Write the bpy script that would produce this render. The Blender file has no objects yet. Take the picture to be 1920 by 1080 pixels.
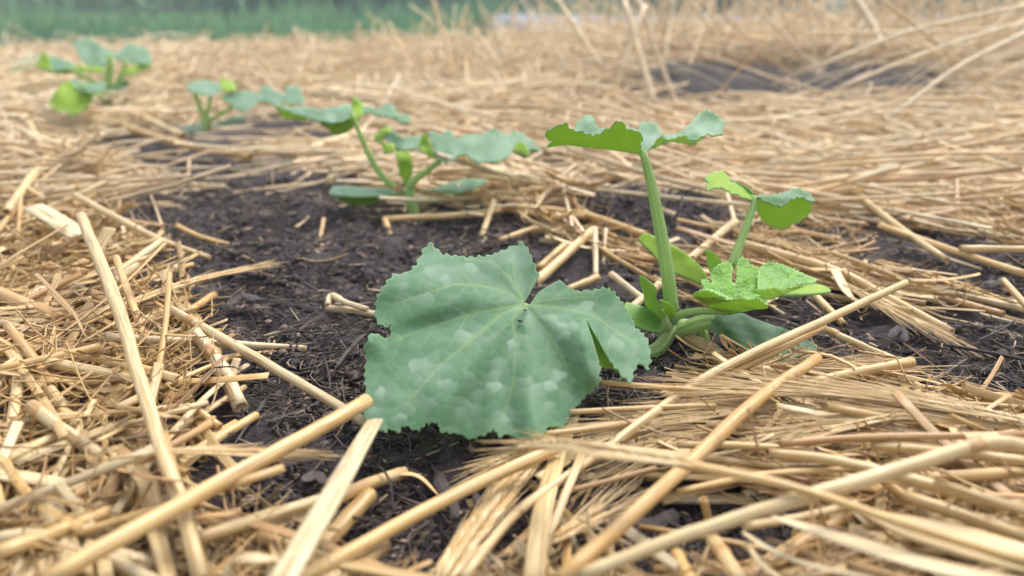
import bpy, math, random
import numpy as np
from mathutils import Vector, Quaternion, Matrix
from mathutils.geometry import delaunay_2d_cdt

random.seed(7)
RNG = np.random.default_rng(11)
SC = bpy.context.scene
COL = SC.collection

# ------------------------------------------------------------------ camera
CAM_H, PITCH, HFOV = 0.20, math.radians(19.0), math.radians(66.0)
cam_d = bpy.data.cameras.new('camera')
cam = bpy.data.objects.new('camera', cam_d)
COL.objects.link(cam)
cam.location = (0, 0, CAM_H)
cam.rotation_euler = (math.pi / 2 - PITCH, 0, 0)
cam_d.sensor_width = 36.0
cam_d.lens = 18.0 / math.tan(HFOV / 2)
cam_d.clip_start, cam_d.clip_end = 0.01, 400.0
cam_d.dof.use_dof = True
cam_d.dof.focus_distance = 0.44
cam_d.dof.aperture_fstop = 5.6
SC.camera = cam

# ------------------------------------------------------------------ world, sun, exposure
SUN_EL, SUN_AZ = math.radians(58), math.radians(35)      # azimuth from +Y towards +X (behind the plants, right)
world = bpy.data.worlds.new('World')
SC.world = world
world.use_nodes = True
wn = world.node_tree
bg = wn.nodes['Background']
sky = wn.nodes.new('ShaderNodeTexSky')
sky.sky_type = 'NISHITA'
sky.sun_disc = False
sky.sun_elevation = SUN_EL
sky.sun_rotation = SUN_AZ
sky.air_density, sky.dust_density, sky.ozone_density = 1.0, 3.0, 1.0
hs = wn.nodes.new('ShaderNodeHueSaturation')
hs.inputs['Saturation'].default_value = 0.38          # cloud cover takes most of the blue out
wn.links.new(sky.outputs[0], hs.inputs['Color'])
wn.links.new(hs.outputs[0], bg.inputs['Color'])
bg.inputs['Strength'].default_value = 0.15
sun_d = bpy.data.lights.new('sun', 'SUN')
sun_d.energy = 1.5
sun_d.angle = math.radians(35)
sun_d.color = (1.0, 0.95, 0.88)
sun = bpy.data.objects.new('sun', sun_d)
COL.objects.link(sun)
sdir = Vector((math.sin(SUN_AZ) * math.cos(SUN_EL), math.cos(SUN_AZ) * math.cos(SUN_EL), math.sin(SUN_EL)))
sun.rotation_euler = sdir.to_track_quat('Z', 'Y').to_euler()
vs = SC.view_settings
vs.view_transform, vs.look, vs.gamma, vs.use_curve_mapping = 'Standard', 'None', 1.0, False
vs.exposure = 1.2
SC.cycles.use_denoising = True
SC.cycles.max_bounces = 8
SC.cycles.diffuse_bounces = 4
SC.cycles.transmission_bounces = 4
SC.cycles.caustics_reflective = SC.cycles.caustics_refractive = False

# ------------------------------------------------------------------ survey helpers: photo point -> point in the garden
FPX = 960.0 / math.tan(HFOV / 2)
C0 = np.array([0.0, 0.0, CAM_H])
AX_F = np.array([0.0, math.cos(PITCH), -math.sin(PITCH)])
AX_U = np.array([0.0, math.sin(PITCH), math.cos(PITCH)])
AX_R = np.array([1.0, 0.0, 0.0])

def ray(x, y):
    x, y = np.asarray(x, float), np.asarray(y, float)
    d = AX_F + ((x - 960) / FPX)[..., None] * AX_R + ((540 - y) / FPX)[..., None] * AX_U
    return d

def at_z(x, y, z):                # on the level z
    d = ray(x, y)
    t = (np.asarray(z, float) - CAM_H) / d[..., 2]
    return C0 + d * t[..., None]

def at_y(x, y, Y):                # at the distance Y up the row
    d = ray(x, y)
    t = np.asarray(Y, float) / d[..., 1]
    return C0 + d * t[..., None]

def to_px(P):
    v = P - C0
    dep = v @ AX_F
    return 960 + FPX * (v @ AX_R) / dep, 540 - FPX * (v @ AX_U) / dep, dep

# ------------------------------------------------------------------ noise
def _hash(ix, iy, seed):
    h = (ix.astype(np.int64) * 374761393 + iy.astype(np.int64) * 668265263 + seed * 974711) & 0xffffffff
    h = ((h ^ (h >> 13)) * 1274126177) & 0xffffffff
    h = h ^ (h >> 16)
    return (h & 0xffff) / 65535.0

def vnoise(x, y, seed=0):
    x, y = np.asarray(x, float), np.asarray(y, float)
    ix, iy = np.floor(x), np.floor(y)
    fx, fy = x - ix, y - iy
    fx, fy = fx * fx * (3 - 2 * fx), fy * fy * (3 - 2 * fy)
    a, b = _hash(ix, iy, seed), _hash(ix + 1, iy, seed)
    c, d = _hash(ix, iy + 1, seed), _hash(ix + 1, iy + 1, seed)
    return (a * (1 - fx) + b * fx) * (1 - fy) + (c * (1 - fx) + d * fx) * fy - 0.5

def fbm(x, y, oct=4, seed=0):
    s, a = 0, 1.0
    for o in range(oct):
        s = s + a * vnoise(np.asarray(x) * 2 ** o + 17.3 * o, np.asarray(y) * 2 ** o - 9.1 * o, seed + o)
        a *= 0.5
    return s

def inside(poly, x, y):
    x, y = np.asarray(x, float), np.asarray(y, float)
    r = np.zeros(x.shape, bool)
    n = len(poly)
    for i in range(n):
        x0, y0 = poly[i]; x1, y1 = poly[(i + 1) % n]
        c = ((y0 > y) != (y1 > y))
        with np.errstate(divide='ignore', invalid='ignore'):
            xi = (x1 - x0) * (y - y0) / ((y1 - y0) if y1 != y0 else 1e-9) + x0
        r ^= c & (x < xi)
    return r

# ------------------------------------------------------------------ the lie of the land
def bump(x, y, cx, cy, rx, ry, h):
    return h * np.exp(-((x - cx) / rx) ** 2 - ((y - cy) / ry) ** 2)

def sstep(a, b, v):
    t = np.clip((v - a) / (b - a), 0, 1)
    return t * t * (3 - 2 * t)

def ground_base(x, y):
    x, y = np.asarray(x, float), np.asarray(y, float)
    h = bump(x, y, 0.11, 0.80, 0.10, 0.06, 0.030)          # clod ridge behind the big plant
    h = h + bump(x, y, 0.36, 0.66, 0.10, 0.07, 0.012)
    h = h + bump(x, y, -0.20, 0.36, 0.13, 0.12, 0.006)
    h = h + bump(x, y, 0.30, 0.27, 0.16, 0.08, 0.004)
    h = h - bump(x, y, -0.02, 0.27, 0.07, 0.05, 0.012)
    # the next row: a low bank up the plot, higher on the right
    h = h + 0.080 * np.exp(-((y - 3.2) / 0.75) ** 2) * (0.55 + 0.45 * sstep(-0.6, 0.8, x)) * sstep(-2.6, -0.4, x)
    h = h + 0.06 * np.exp(-((y - 2.1) / 0.45) ** 2 - ((x - 1.55) / 0.5) ** 2)
    h = h + 0.088 * sstep(1.62, 1.86, y) * (1 - sstep(2.0, 2.5, y)) * sstep(.12, .34, x) * (1 - sstep(.9, 1.15, x))     # dark bank of the furrow
    return h

def ground_h(x, y):
    x, y = np.asarray(x, float), np.asarray(y, float)
    near = np.exp(-np.maximum(np.hypot(x, y - 0.4) - 0.6, 0) / 1.5)
    return ground_base(x, y) + near * (0.016 * fbm(x * 14, y * 14, 3, 3) + 0.009 * fbm(x * 60, y * 60, 3, 9)) \
        + (1 - near) * 0.03 * fbm(x * 2.2, y * 2.2, 3, 5) \
        + 0.035 * np.exp(-((y - 1.75) / .25) ** 2) * fbm(x * 16, y * 16, 3, 23) * (x > 0)

SOIL_PX = [
    [(235, 410), (330, 335), (480, 318), (620, 330), (690, 350), (760, 400), (900, 425), (990, 455), (1010, 560), (1150, 560),
     (1250, 560), (1330, 640), (1240, 715), (1090, 745), (1100, 830), (1000, 960), (900, 1090), (640, 1090), (560, 1010),
     (420, 970), (400, 880), (450, 760), (440, 680), (390, 600), (430, 520), (330, 470)],
    [(1570, 425), (1760, 452), (1930, 520), (1930, 800), (1730, 735), (1665, 650), (1810, 618), (1880, 575), (1680, 512)],
    [(1430, 545), (1540, 560), (1600, 610), (1700, 680), (1560, 690), (1500, 600)],
    [(1040, 345), (1200, 335), (1310, 400), (1340, 490), (1190, 470), (1080, 410)],
    [(1060, 690), (1250, 690), (1250, 762), (1130, 800), (1085, 835), (1030, 835)],
    [(1180, 600), (1330, 585), (1560, 630), (1545, 692), (1300, 700), (1200, 692)],
    [(850, 305), (940, 295), (1070, 318), (1060, 350), (900, 345)],
    [(1110, 930), (1330, 925), (1480, 960), (1440, 1040), (1300, 1080), (1110, 1080)],
    [(110, 292), (230, 262), (330, 255), (450, 285), (400, 330), (250, 352), (170, 345)],
    [(0, 222), (95, 212), (110, 252), (0, 266)],
    [(380, 226), (470, 215), (600, 225), (640, 280), (560, 305), (420, 300)],
]
SOIL = []
for poly in SOIL_PX:
    p = at_z(np.array([q[0] for q in poly]), np.array([q[1] for q in poly]), 0.004)
    SOIL.append([(a[0], a[1]) for a in p])

SOIL.append([(.25, 1.70), (.34, 1.57), (.45, 1.62), (.52, 1.56), (.62, 1.61), (.74, 1.56), (.92, 1.58), (1.04, 1.70), (.94, 1.82), (.80, 1.88), (.66, 1.82), (.55, 1.90), (.42, 1.91), (.29, 1.86)])
SOIL.append([(1.08, 1.56), (1.2, 1.50), (1.42, 1.54), (1.3, 1.66), (1.12, 1.66)])

def soil_mask(x, y):
    x, y = np.asarray(x, float), np.asarray(y, float)
    xx = x + (0.035 * vnoise(x * 25, y * 25, 41) + .07 * vnoise(x * 9, y * 9, 43)) * np.clip(y, .3, 2)
    yy = y + (0.035 * vnoise(x * 25, y * 25, 57) + .06 * vnoise(x * 9, y * 9, 59)) * np.clip(y, .3, 2)
    m = np.zeros(x.shape, bool)
    for poly in SOIL:
        m |= inside(poly, xx, yy)
    return m

# ------------------------------------------------------------------ materials
def new_mat(name):
    m = bpy.data.materials.new(name)
    m.use_nodes = True
    nt = m.node_tree
    nt.nodes.clear()
    return m, nt

class NT:
    def __init__(s, nt): s.nt = nt
    def n(s, t, **kw):
        nd = s.nt.nodes.new(t)
        for k, v in kw.items():
            if k.startswith('_'): setattr(nd, k[1:], v)
        return nd
    def l(s, a, b): s.nt.links.new(a, b)
    def val(s, nd, name, v):
        nd.inputs[name].default_value = v
    def math(s, op, a, b=None, clamp=False):
        nd = s.nt.nodes.new('ShaderNodeMath'); nd.operation = op; nd.use_clamp = clamp
        for i, q in enumerate((a, b)):
            if q is None: continue
            if isinstance(q, (int, float)): nd.inputs[i].default_value = q
            else: s.l(q, nd.inputs[i])
        return nd.outputs[0]
    def mix(s, f, a, b, blend='MIX'):
        nd = s.nt.nodes.new('ShaderNodeMix'); nd.data_type = 'RGBA'; nd.blend_type = blend
        ins = [nd.inputs[0], nd.inputs[6], nd.inputs[7]]
        for q, i in zip((f, a, b), ins):
            if isinstance(q, (int, float)): i.default_value = q
            elif isinstance(q, tuple): i.default_value = (*q, 1)
            else: s.l(q, i)
        return nd.outputs[2]
    def noise(s, vec, scale, detail=4, rough=0.6, dim='3D'):
        nd = s.nt.nodes.new('ShaderNodeTexNoise'); nd.noise_dimensions = dim
        nd.inputs['Scale'].default_value = scale; nd.inputs['Detail'].default_value = detail; nd.inputs['Roughness'].default_value = rough
        if vec is not None: s.l(vec, nd.inputs['Vector'])
        return nd.outputs[0]
    def ramp(s, f, stops):
        nd = s.nt.nodes.new('ShaderNodeValToRGB')
        cr = nd.color_ramp
        while len(cr.elements) < len(stops): cr.elements.new(0.5)
        for e, (p, c) in zip(cr.elements, stops):
            e.position = p; e.color = (*c, 1)
        s.l(f, nd.inputs[0])
        return nd.outputs[0]
    def maprange(s, v, a, b, c=0.0, d=1.0):
        nd = s.nt.nodes.new('ShaderNodeMapRange')
        nd.inputs[1].default_value, nd.inputs[2].default_value, nd.inputs[3].default_value, nd.inputs[4].default_value = a, b, c, d
        s.l(v, nd.inputs[0])
        return nd.outputs[0]
    def bump(s, h, dist, strength=1.0):
        nd = s.nt.nodes.new('ShaderNodeBump'); nd.inputs['Distance'].default_value = dist; nd.inputs['Strength'].default_value = strength
        s.l(h, nd.inputs['Height'])
        return nd.outputs[0]
    def out(s, sh):
        o = s.nt.nodes.new('ShaderNodeOutputMaterial'); s.l(sh, o.inputs['Surface'])
    def principled(s, color, rough=0.6, spec=0.4, normal=None, sheen=0.0):
        p = s.nt.nodes.new('ShaderNodeBsdfPrincipled')
        if isinstance(color, tuple): p.inputs['Base Color'].default_value = (*color, 1)
        else: s.l(color, p.inputs['Base Color'])
        if isinstance(rough, (int, float)): p.inputs['Roughness'].default_value = rough
        else: s.l(rough, p.inputs['Roughness'])
        p.inputs['Specular IOR Level'].default_value = spec
        if sheen: 
            p.inputs['Sheen Weight'].default_value = sheen
            p.inputs['Sheen Roughness'].default_value = 0.5
        if normal is not None: s.l(normal, p.inputs['Normal'])
        return p.outputs[0]
    def attr(s, name):
        a = s.nt.nodes.new('ShaderNodeAttribute'); a.attribute_name = name
        sep = s.nt.nodes.new('ShaderNodeSeparateColor'); s.l(a.outputs['Color'], sep.inputs[0])
        return sep.outputs[0], sep.outputs[1], sep.outputs[2]
    def translucent(s, base, color, fac):
        t = s.nt.nodes.new('ShaderNodeBsdfTranslucent')
        if isinstance(color, tuple): t.inputs[0].default_value = (*color, 1)
        else: s.l(color, t.inputs[0])
        m = s.nt.nodes.new('ShaderNodeMixShader'); m.inputs[0].default_value = fac
        s.l(base, m.inputs[1]); s.l(t.outputs[0], m.inputs[2])
        return m.outputs[0]
    def obj_co(s):
        return s.nt.nodes.new('ShaderNodeNewGeometry').outputs['Position']

def mat_straw(name, transl=0.12, across=13.0, bd=0.00016):
    m, nt = new_mat(name); N = NT(nt)
    hue, bri, sd = N.attr('tint')
    uv = N.n('ShaderNodeUVMap').outputs[0]
    mp = N.n('ShaderNodeMapping'); N.l(uv, mp.inputs['Vector'])
    mp.inputs['Scale'].default_value = (across, 22.0, 1.0)      # v is in metres along the stalk: fine long striations
    cmb = N.n('ShaderNodeCombineXYZ'); N.l(N.math('MULTIPLY', sd, 90.0), cmb.inputs[0]); N.l(N.math('MULTIPLY', sd, 57.0), cmb.inputs[1])
    N.l(cmb.outputs[0], mp.inputs['Location'])
    stri = N.noise(mp.outputs[0], 1.0, 3, 0.65)
    mp2 = N.n('ShaderNodeMapping'); N.l(uv, mp2.inputs['Vector']); mp2.inputs['Scale'].default_value = (2.5, 34.0, 1.0)
    N.l(cmb.outputs[0], mp2.inputs['Location'])
    blot = N.noise(mp2.outputs[0], 1.0, 4, 0.6)
    base = N.ramp(hue, [(0.0, (0.77, 0.66, 0.43)), (0.35, (0.74, 0.54, 0.255)), (0.65, (0.69, 0.43, 0.145)), (0.85, (0.55, 0.30, 0.115)), (1.0, (0.30, 0.18, 0.10))])
    c1 = N.mix(N.maprange(stri, 0.49, 0.60, 0.0, 0.8), base, (0.42, 0.25, 0.10), 'MIX')
    c1 = N.mix(N.maprange(stri, 0.46, 0.34, 0.0, 0.6), c1, (0.82, 0.72, 0.50))
    c2 = N.mix(N.maprange(blot, 0.52, 0.74, 0.0, 0.75), c1, (0.38, 0.22, 0.11))
    c3 = N.mix(N.maprange(blot, 0.30, 0.2, 0.0, 0.6), c2, (0.78, 0.70, 0.52))
    vm = N.n('ShaderNodeVectorMath'); vm.operation = 'SCALE'; N.l(c3, vm.inputs[0]); N.l(bri, vm.inputs['Scale'])
    nb = N.bump(stri, bd, 0.8)
    p = N.principled(vm.outputs[0], 0.40, 0.5, nb)
    N.out(N.translucent(p, vm.outputs[0], transl) if transl else p)
    return m

def mat_leaf(name, under=False, young=0.0, dusty=1.0):
    """cucurbit blade: attribute leaf = (vein, silver, margin), uv in leaf units"""
    m, nt = new_mat(name); N = NT(nt)
    vein, silv, edge = N.attr('leaf')
    uv = N.n('ShaderNodeUVMap').outputs[0]
    n1 = N.noise(uv, 1.6, 4, 0.6)
    n2 = N.noise(uv, 34.0, 3, 0.65)
    if under:
        base = N.mix(N.maprange(n1, 0.3, 0.7), (0.35, 0.53, 0.055), (0.42, 0.60, 0.09))
        base = N.mix(N.math('MULTIPLY', vein, 0.7), base, (0.46, 0.60, 0.18))
        base = N.mix(N.math('MULTIPLY', edge, 0.5), base, (0.36, 0.55, 0.2))
        rough, tr, trc = 0.6, 0.42, (0.62, 0.85, 0.12)
    else:
        y0 = (0.068, 0.160, 0.080) if young < .5 else (0.15, 0.34, 0.035)
        y1 = (0.100, 0.205, 0.112) if young < .5 else (0.23, 0.45, 0.06)
        base = N.mix(N.maprange(n1, 0.3, 0.7), y0, y1)
        vor = N.n('ShaderNodeTexVoronoi'); N.l(uv, vor.inputs['Vector']); vor.inputs['Scale'].default_value = 5.2; vor.inputs['Randomness'].default_value = 1.0
        cell = N.n('ShaderNodeSeparateColor'); N.l(vor.outputs['Color'], cell.inputs[0])
        quilt = N.maprange(cell.outputs[0], 0.0, 1.0, 0.0, 0.28)
        base = N.mix(quilt, base, (0.14, 0.265, 0.155) if young < .5 else (0.22, 0.42, 0.07))
        sv = N.math('MULTIPLY', silv, N.maprange(n2, 0.25, 0.55, 0.75, 1.0))
        base = N.mix(N.math('MULTIPLY', sv, 0.95 * dusty), base, (0.31, 0.42, 0.33))
        base = N.mix(N.math('MULTIPLY', vein, 0.75), base, (0.27, 0.41, 0.17))
        base = N.mix(N.math('MULTIPLY', edge, 0.45 if young < .5 else 0.6), base, (0.24, 0.40, 0.19) if young < .5 else (0.46, 0.66, 0.26))
        rough, tr, trc = 0.62, 0.30, (0.42, 0.72, 0.14)
    hb = N.math('ADD', N.math('MULTIPLY', vein, -0.12), N.math('MULTIPLY', n2, 0.16))
    nb = N.bump(hb, 0.0009, 0.6)
    p = N.principled(base, rough, 0.30, nb, sheen=0.06 if (under or young > .5) else 0.22)
    N.out(N.translucent(p, trc, tr))
    return m

def mat_petiole(name, c0, c1):
    m, nt = new_mat(name); N = NT(nt)
    uv = N.n('ShaderNodeUVMap').outputs[0]
    mp = N.n('ShaderNodeMapping'); N.l(uv, mp.inputs['Vector']); mp.inputs['Scale'].default_value = (9.0, 6.0, 1)
    st = N.noise(mp.outputs[0], 1.0, 3, 0.6)
    mp2 = N.n('ShaderNodeMapping'); N.l(uv, mp2.inputs['Vector']); mp2.inputs['Scale'].default_value = (40.0, 900.0, 1)
    fz = N.noise(mp2.outputs[0], 1.0, 2, 0.6)
    c = N.mix(N.maprange(st, 0.35, 0.62), c0, c1)
    c = N.mix(N.maprange(fz, 0.6, 0.75, 0, 0.35), c, (0.5, 0.62, 0.36))
    p = N.principled(c, 0.5, 0.4, N.bump(st, 0.0012, 0.8), sheen=0.25)
    N.out(N.translucent(p, (0.5, 0.75, 0.2), 0.3))
    return m

def mat_tint(name, stops, rough=0.8, spec=0.3, nscale=300, bdist=0.001, transl=0.0):
    m, nt = new_mat(name); N = NT(nt)
    hue, bri, sd = N.attr('tint')
    pos = N.obj_co()
    n = N.noise(pos, nscale, 5, 0.7)
    c = N.ramp(hue, stops)
    vm = N.n('ShaderNodeVectorMath'); vm.operation = 'SCALE'; N.l(c, vm.inputs[0])
    N.l(N.math('MULTIPLY', bri, N.maprange(n, 0.2, 0.8, 0.6, 1.4)), vm.inputs['Scale'])
    p = N.principled(vm.outputs[0], rough, spec, N.bump(n, bdist, 0.8))
    N.out(N.translucent(p, vm.outputs[0], transl) if transl else p)
    return m

def mat_ground():
    m, nt = new_mat('soil_ground'); N = NT(nt)
    soil, litter, meadow = N.attr('cover')
    pos = N.obj_co()
    a = N.noise(pos, 28, 6, 0.65)
    b = N.noise(pos, 190, 6, 0.75)
    c = N.noise(pos, 700, 4, 0.7)
    col = N.ramp(a, [(0.3, (0.032, 0.024, 0.026)), (0.5, (0.054, 0.041, 0.043)), (0.7, (0.088, 0.066, 0.066))])
    col = N.mix(N.maprange(b, 0.52, 0.72, 0, 0.8), col, (0.15, 0.112, 0.10))
    col = N.mix(N.maprange(c, 0.62, 0.78, 0, 0.5), col, (0.20, 0.16, 0.145))
    col = N.mix(N.maprange(b, 0.45, 0.28, 0, 0.75), col, (0.016, 0.012, 0.014))
    lit = N.ramp(N.noise(pos, 60, 6, 0.75), [(0.3, (0.20, 0.14, 0.10)), (0.5, (0.50, 0.38, 0.24)), (0.7, (0.68, 0.55, 0.37))])
    col = N.mix(litter, col, lit)
    gr = N.ramp(N.noise(pos, 2.0, 5, 0.7), [(0.3, (0.045, 0.10, 0.045)), (0.6, (0.075, 0.15, 0.06)), (0.8, (0.11, 0.17, 0.075))])
    col = N.mix(meadow, col, gr)
    h = N.math('ADD', N.math('MULTIPLY', b, 1.0), N.math('MULTIPLY', c, 0.45))
    p = N.principled(col, N.maprange(b, 0.3, 0.7, 0.95, 0.55), 0.35, N.bump(h, 0.006, 0.9))
    N.out(p)
    return m

M = {}
M['straw'] = mat_straw('dry_straw')
M['ear'] = mat_straw('barley_scale', 0.25, 4.0, 0.00004)
M['straw_far'] = mat_tint('dry_straw_far', [(0.0, (0.76, 0.66, 0.47)), (0.4, (0.70, 0.55, 0.35)), (0.75, (0.60, 0.42, 0.25)), (1.0, (0.36, 0.24, 0.15))], 0.6, 0.35, 40, 0.0005, 0.1)
M['leaf_top'] = mat_leaf('leaf_upper_side')
M['leaf_under'] = mat_leaf('leaf_under_side', under=True)
M['young_top'] = mat_leaf('young_leaf_upper_side', young=1.0, dusty=0.4)
M['petiole'] = mat_petiole('leaf_stalk', (0.34, 0.53, 0.12), (0.52, 0.68, 0.26))
M['stem'] = mat_petiole('stem_skin', (0.36, 0.54, 0.15), (0.56, 0.70, 0.32))
M['hair'] = mat_petiole('plant_hair', (0.55, 0.66, 0.40), (0.66, 0.74, 0.52))
M['ground'] = mat_ground()
M['debris'] = mat_tint('compost_debris', [(0.0, (0.026, 0.019, 0.020)), (0.45, (0.066, 0.048, 0.047)), (0.75, (0.13, 0.092, 0.080)), (1.0, (0.27, 0.19, 0.14))], 0.75, 0.5, 500, 0.0012)
M['bark'] = mat_tint('dark_wood', [(0.0, (0.022, 0.017, 0.018)), (0.5, (0.055, 0.040, 0.038)), (1.0, (0.14, 0.11, 0.095))], 0.7, 0.45, 350, 0.0015)
M['grass'] = mat_tint('meadow_grass', [(0.0, (0.08, 0.20, 0.11)), (0.5, (0.15, 0.30, 0.13)), (1.0, (0.26, 0.38, 0.16))], 0.6, 0.3, 3, 0.001, 0.25)
M['foliage'] = mat_tint('tree_foliage', [(0.0, (0.045, 0.13, 0.09)), (0.5, (0.065, 0.165, 0.10)), (1.0, (0.17, 0.30, 0.13))], 0.6, 0.3, 2, 0.001, 0.2)
M['trunk'] = mat_tint('tree_bark', [(0.0, (0.06, 0.05, 0.045)), (1.0, (0.12, 0.10, 0.085))], 0.9, 0.2, 20, 0.01)

def mat_film():
    m, nt = new_mat('plastic_film'); N = NT(nt)
    n = N.noise(N.obj_co(), 6, 4, 0.6)
    N.out(N.principled(N.mix(N.maprange(n, .3, .7), (0.15, 0.17, 0.225), (0.20, 0.22, 0.28)), 0.7, 0.2, N.bump(n, 0.03, 0.6)))
    return m
M['film'] = mat_film()

# ------------------------------------------------------------------ mesh helpers
def mesh_from(name, V, F, mat, uv=None, attr=None, attr_name='tint', smooth=True, mats=None, fmat=None):
    """V (n,3) array, F list of index lists or (m,k) array"""
    me = bpy.data.meshes.new(name)
    V = np.asarray(V, np.float32)
    if isinstance(F, np.ndarray):
        m, k = F.shape
        me.vertices.add(len(V)); me.vertices.foreach_set('co', V.ravel())
        me.loops.add(m * k); me.loops.foreach_set('vertex_index', F.astype(np.int32).ravel())
        me.polygons.add(m)
        me.polygons.foreach_set('loop_start', np.arange(0, m * k, k, dtype=np.int32))
        me.update(calc_edges=True)
        li = F.ravel()
    else:
        me.from_pydata([tuple(map(float, v)) for v in V], [], [list(map(int, f)) for f in F])
        li = np.array([i for f in F for i in f])
    if smooth:
        me.polygons.foreach_set('use_smooth', np.ones(len(me.polygons), bool))
    if uv is not None:
        ul = me.uv_layers.new(name='UVMap')
        ul.data.foreach_set('uv', np.asarray(uv, np.float32)[li].ravel())
    if attr is not None:
        a = me.color_attributes.new(attr_name, 'FLOAT_COLOR', 'POINT')
        A = np.ones((len(V), 4), np.float32); A[:, :3] = attr
        a.data.foreach_set('color', A.ravel())
    for q in (mats or [mat]): me.materials.append(q)
    if fmat is not None: me.polygons.foreach_set('material_index', np.asarray(fmat, np.int32))
    return me

def link(name, me, loc=(0, 0, 0), parent=None):
    o = bpy.data.objects.new(name, me)
    o.location = loc
    if parent is not None: o.parent = parent
    COL.objects.link(o)
    return o

def tag(o, label=None, cat=None, group=None, kind=None):
    if label: o['label'] = label
    if cat: o['category'] = cat
    if group: o['group'] = group
    if kind: o['kind'] = kind
    return o

def catmull(P, n):
    """resample polyline (k,d) to n points along a Catmull-Rom curve"""
    P = np.asarray(P, float)
    if len(P) == 2:
        t = np.linspace(0, 1, n)[:, None]
        return P[0] * (1 - t) + P[1] * t
    Q = np.vstack([2 * P[0] - P[1], P, 2 * P[-1] - P[-2]])
    seg = np.linalg.norm(np.diff(P, axis=0), axis=1); cum = np.r_[0, np.cumsum(seg)] / max(seg.sum(), 1e-9)
    out = []
    for s in np.linspace(0, 1, n):
        i = min(int(np.searchsorted(cum, s, 'right') - 1), len(P) - 2)
        u = (s - cum[i]) / max(cum[i + 1] - cum[i], 1e-9)
        p0, p1, p2, p3 = Q[i], Q[i + 1], Q[i + 2], Q[i + 3]
        out.append(0.5 * (2 * p1 + (p2 - p0) * u + (2 * p0 - 5 * p1 + 4 * p2 - p3) * u * u + (3 * p1 - p0 - 3 * p2 + p3) * u ** 3))
    return np.array(out)

def batch_tubes(P, R, sides=6, flat=None, roll=None, closed_ends=False, squash=None):
    """P (n,m,3) centre lines, R (n,m) radii -> V, F(quads), uv, ring owner index"""
    n, m, _ = P.shape
    T = np.gradient(P, axis=1)
    T /= np.linalg.norm(T, axis=2, keepdims=True) + 1e-12
    up = np.zeros_like(T); up[..., 2] = 1
    steep = np.abs(T[..., 2]) > 0.93
    up[steep] = (0.0, 1.0, 0.0)
    S = np.cross(T, up); S /= np.linalg.norm(S, axis=2, keepdims=True) + 1e-12
    Nn = np.cross(S, T)
    if roll is None: roll = np.zeros((n, m))
    if roll.ndim == 1: roll = np.repeat(roll[:, None], m, 1)
    cr, sr = np.cos(roll)[..., None], np.sin(roll)[..., None]
    A, B = S * cr + Nn * sr, Nn * cr - S * sr
    fl = np.ones((n, m)) if flat is None else (np.repeat(np.asarray(flat)[:, None], m, 1) if np.ndim(flat) == 1 else flat)
    th = np.linspace(0, 2 * np.pi, sides, endpoint=False)
    V = P[:, :, None, :] + R[:, :, None, None] * (np.cos(th)[None, None, :, None] * A[:, :, None, :] + np.sin(th)[None, None, :, None] * fl[:, :, None, None] * B[:, :, None, :])
    L = np.concatenate([np.zeros((n, 1)), np.cumsum(np.linalg.norm(np.diff(P, axis=1), axis=2), 1)], 1)
    u = np.abs(np.linspace(-1, 1, sides, endpoint=False))           # mirrored, so that there is no seam
    UV = np.stack(np.broadcast_arrays(u[None, None, :], L[:, :, None]), -1).reshape(-1, 2)
    base = (np.arange(n) * m * sides)[:, None, None]
    i = (np.arange(m - 1) * sides)[None, :, None]
    j = np.arange(sides)[None, None, :]; j2 = (j + 1) % sides
    F = np.stack([base + i + j, base + i + j2, base + i + sides + j2, base + i + sides + j], -1).reshape(-1, 4)
    return V.reshape(-1, 3), F, UV

TINTS = {'p': (0.12, 0.93), 'c': (0.33, 0.95), 'g': (0.54, 0.97), 'o': (0.68, 0.98), 'b': (0.85, 0.92), 'd': (0.98, 0.85)}
def tint_of(t):
    h, b = TINTS[t]
    return (min(1, max(0, h + random.uniform(-.08, .08))), b * random.uniform(.93, 1.06), random.random())

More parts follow.
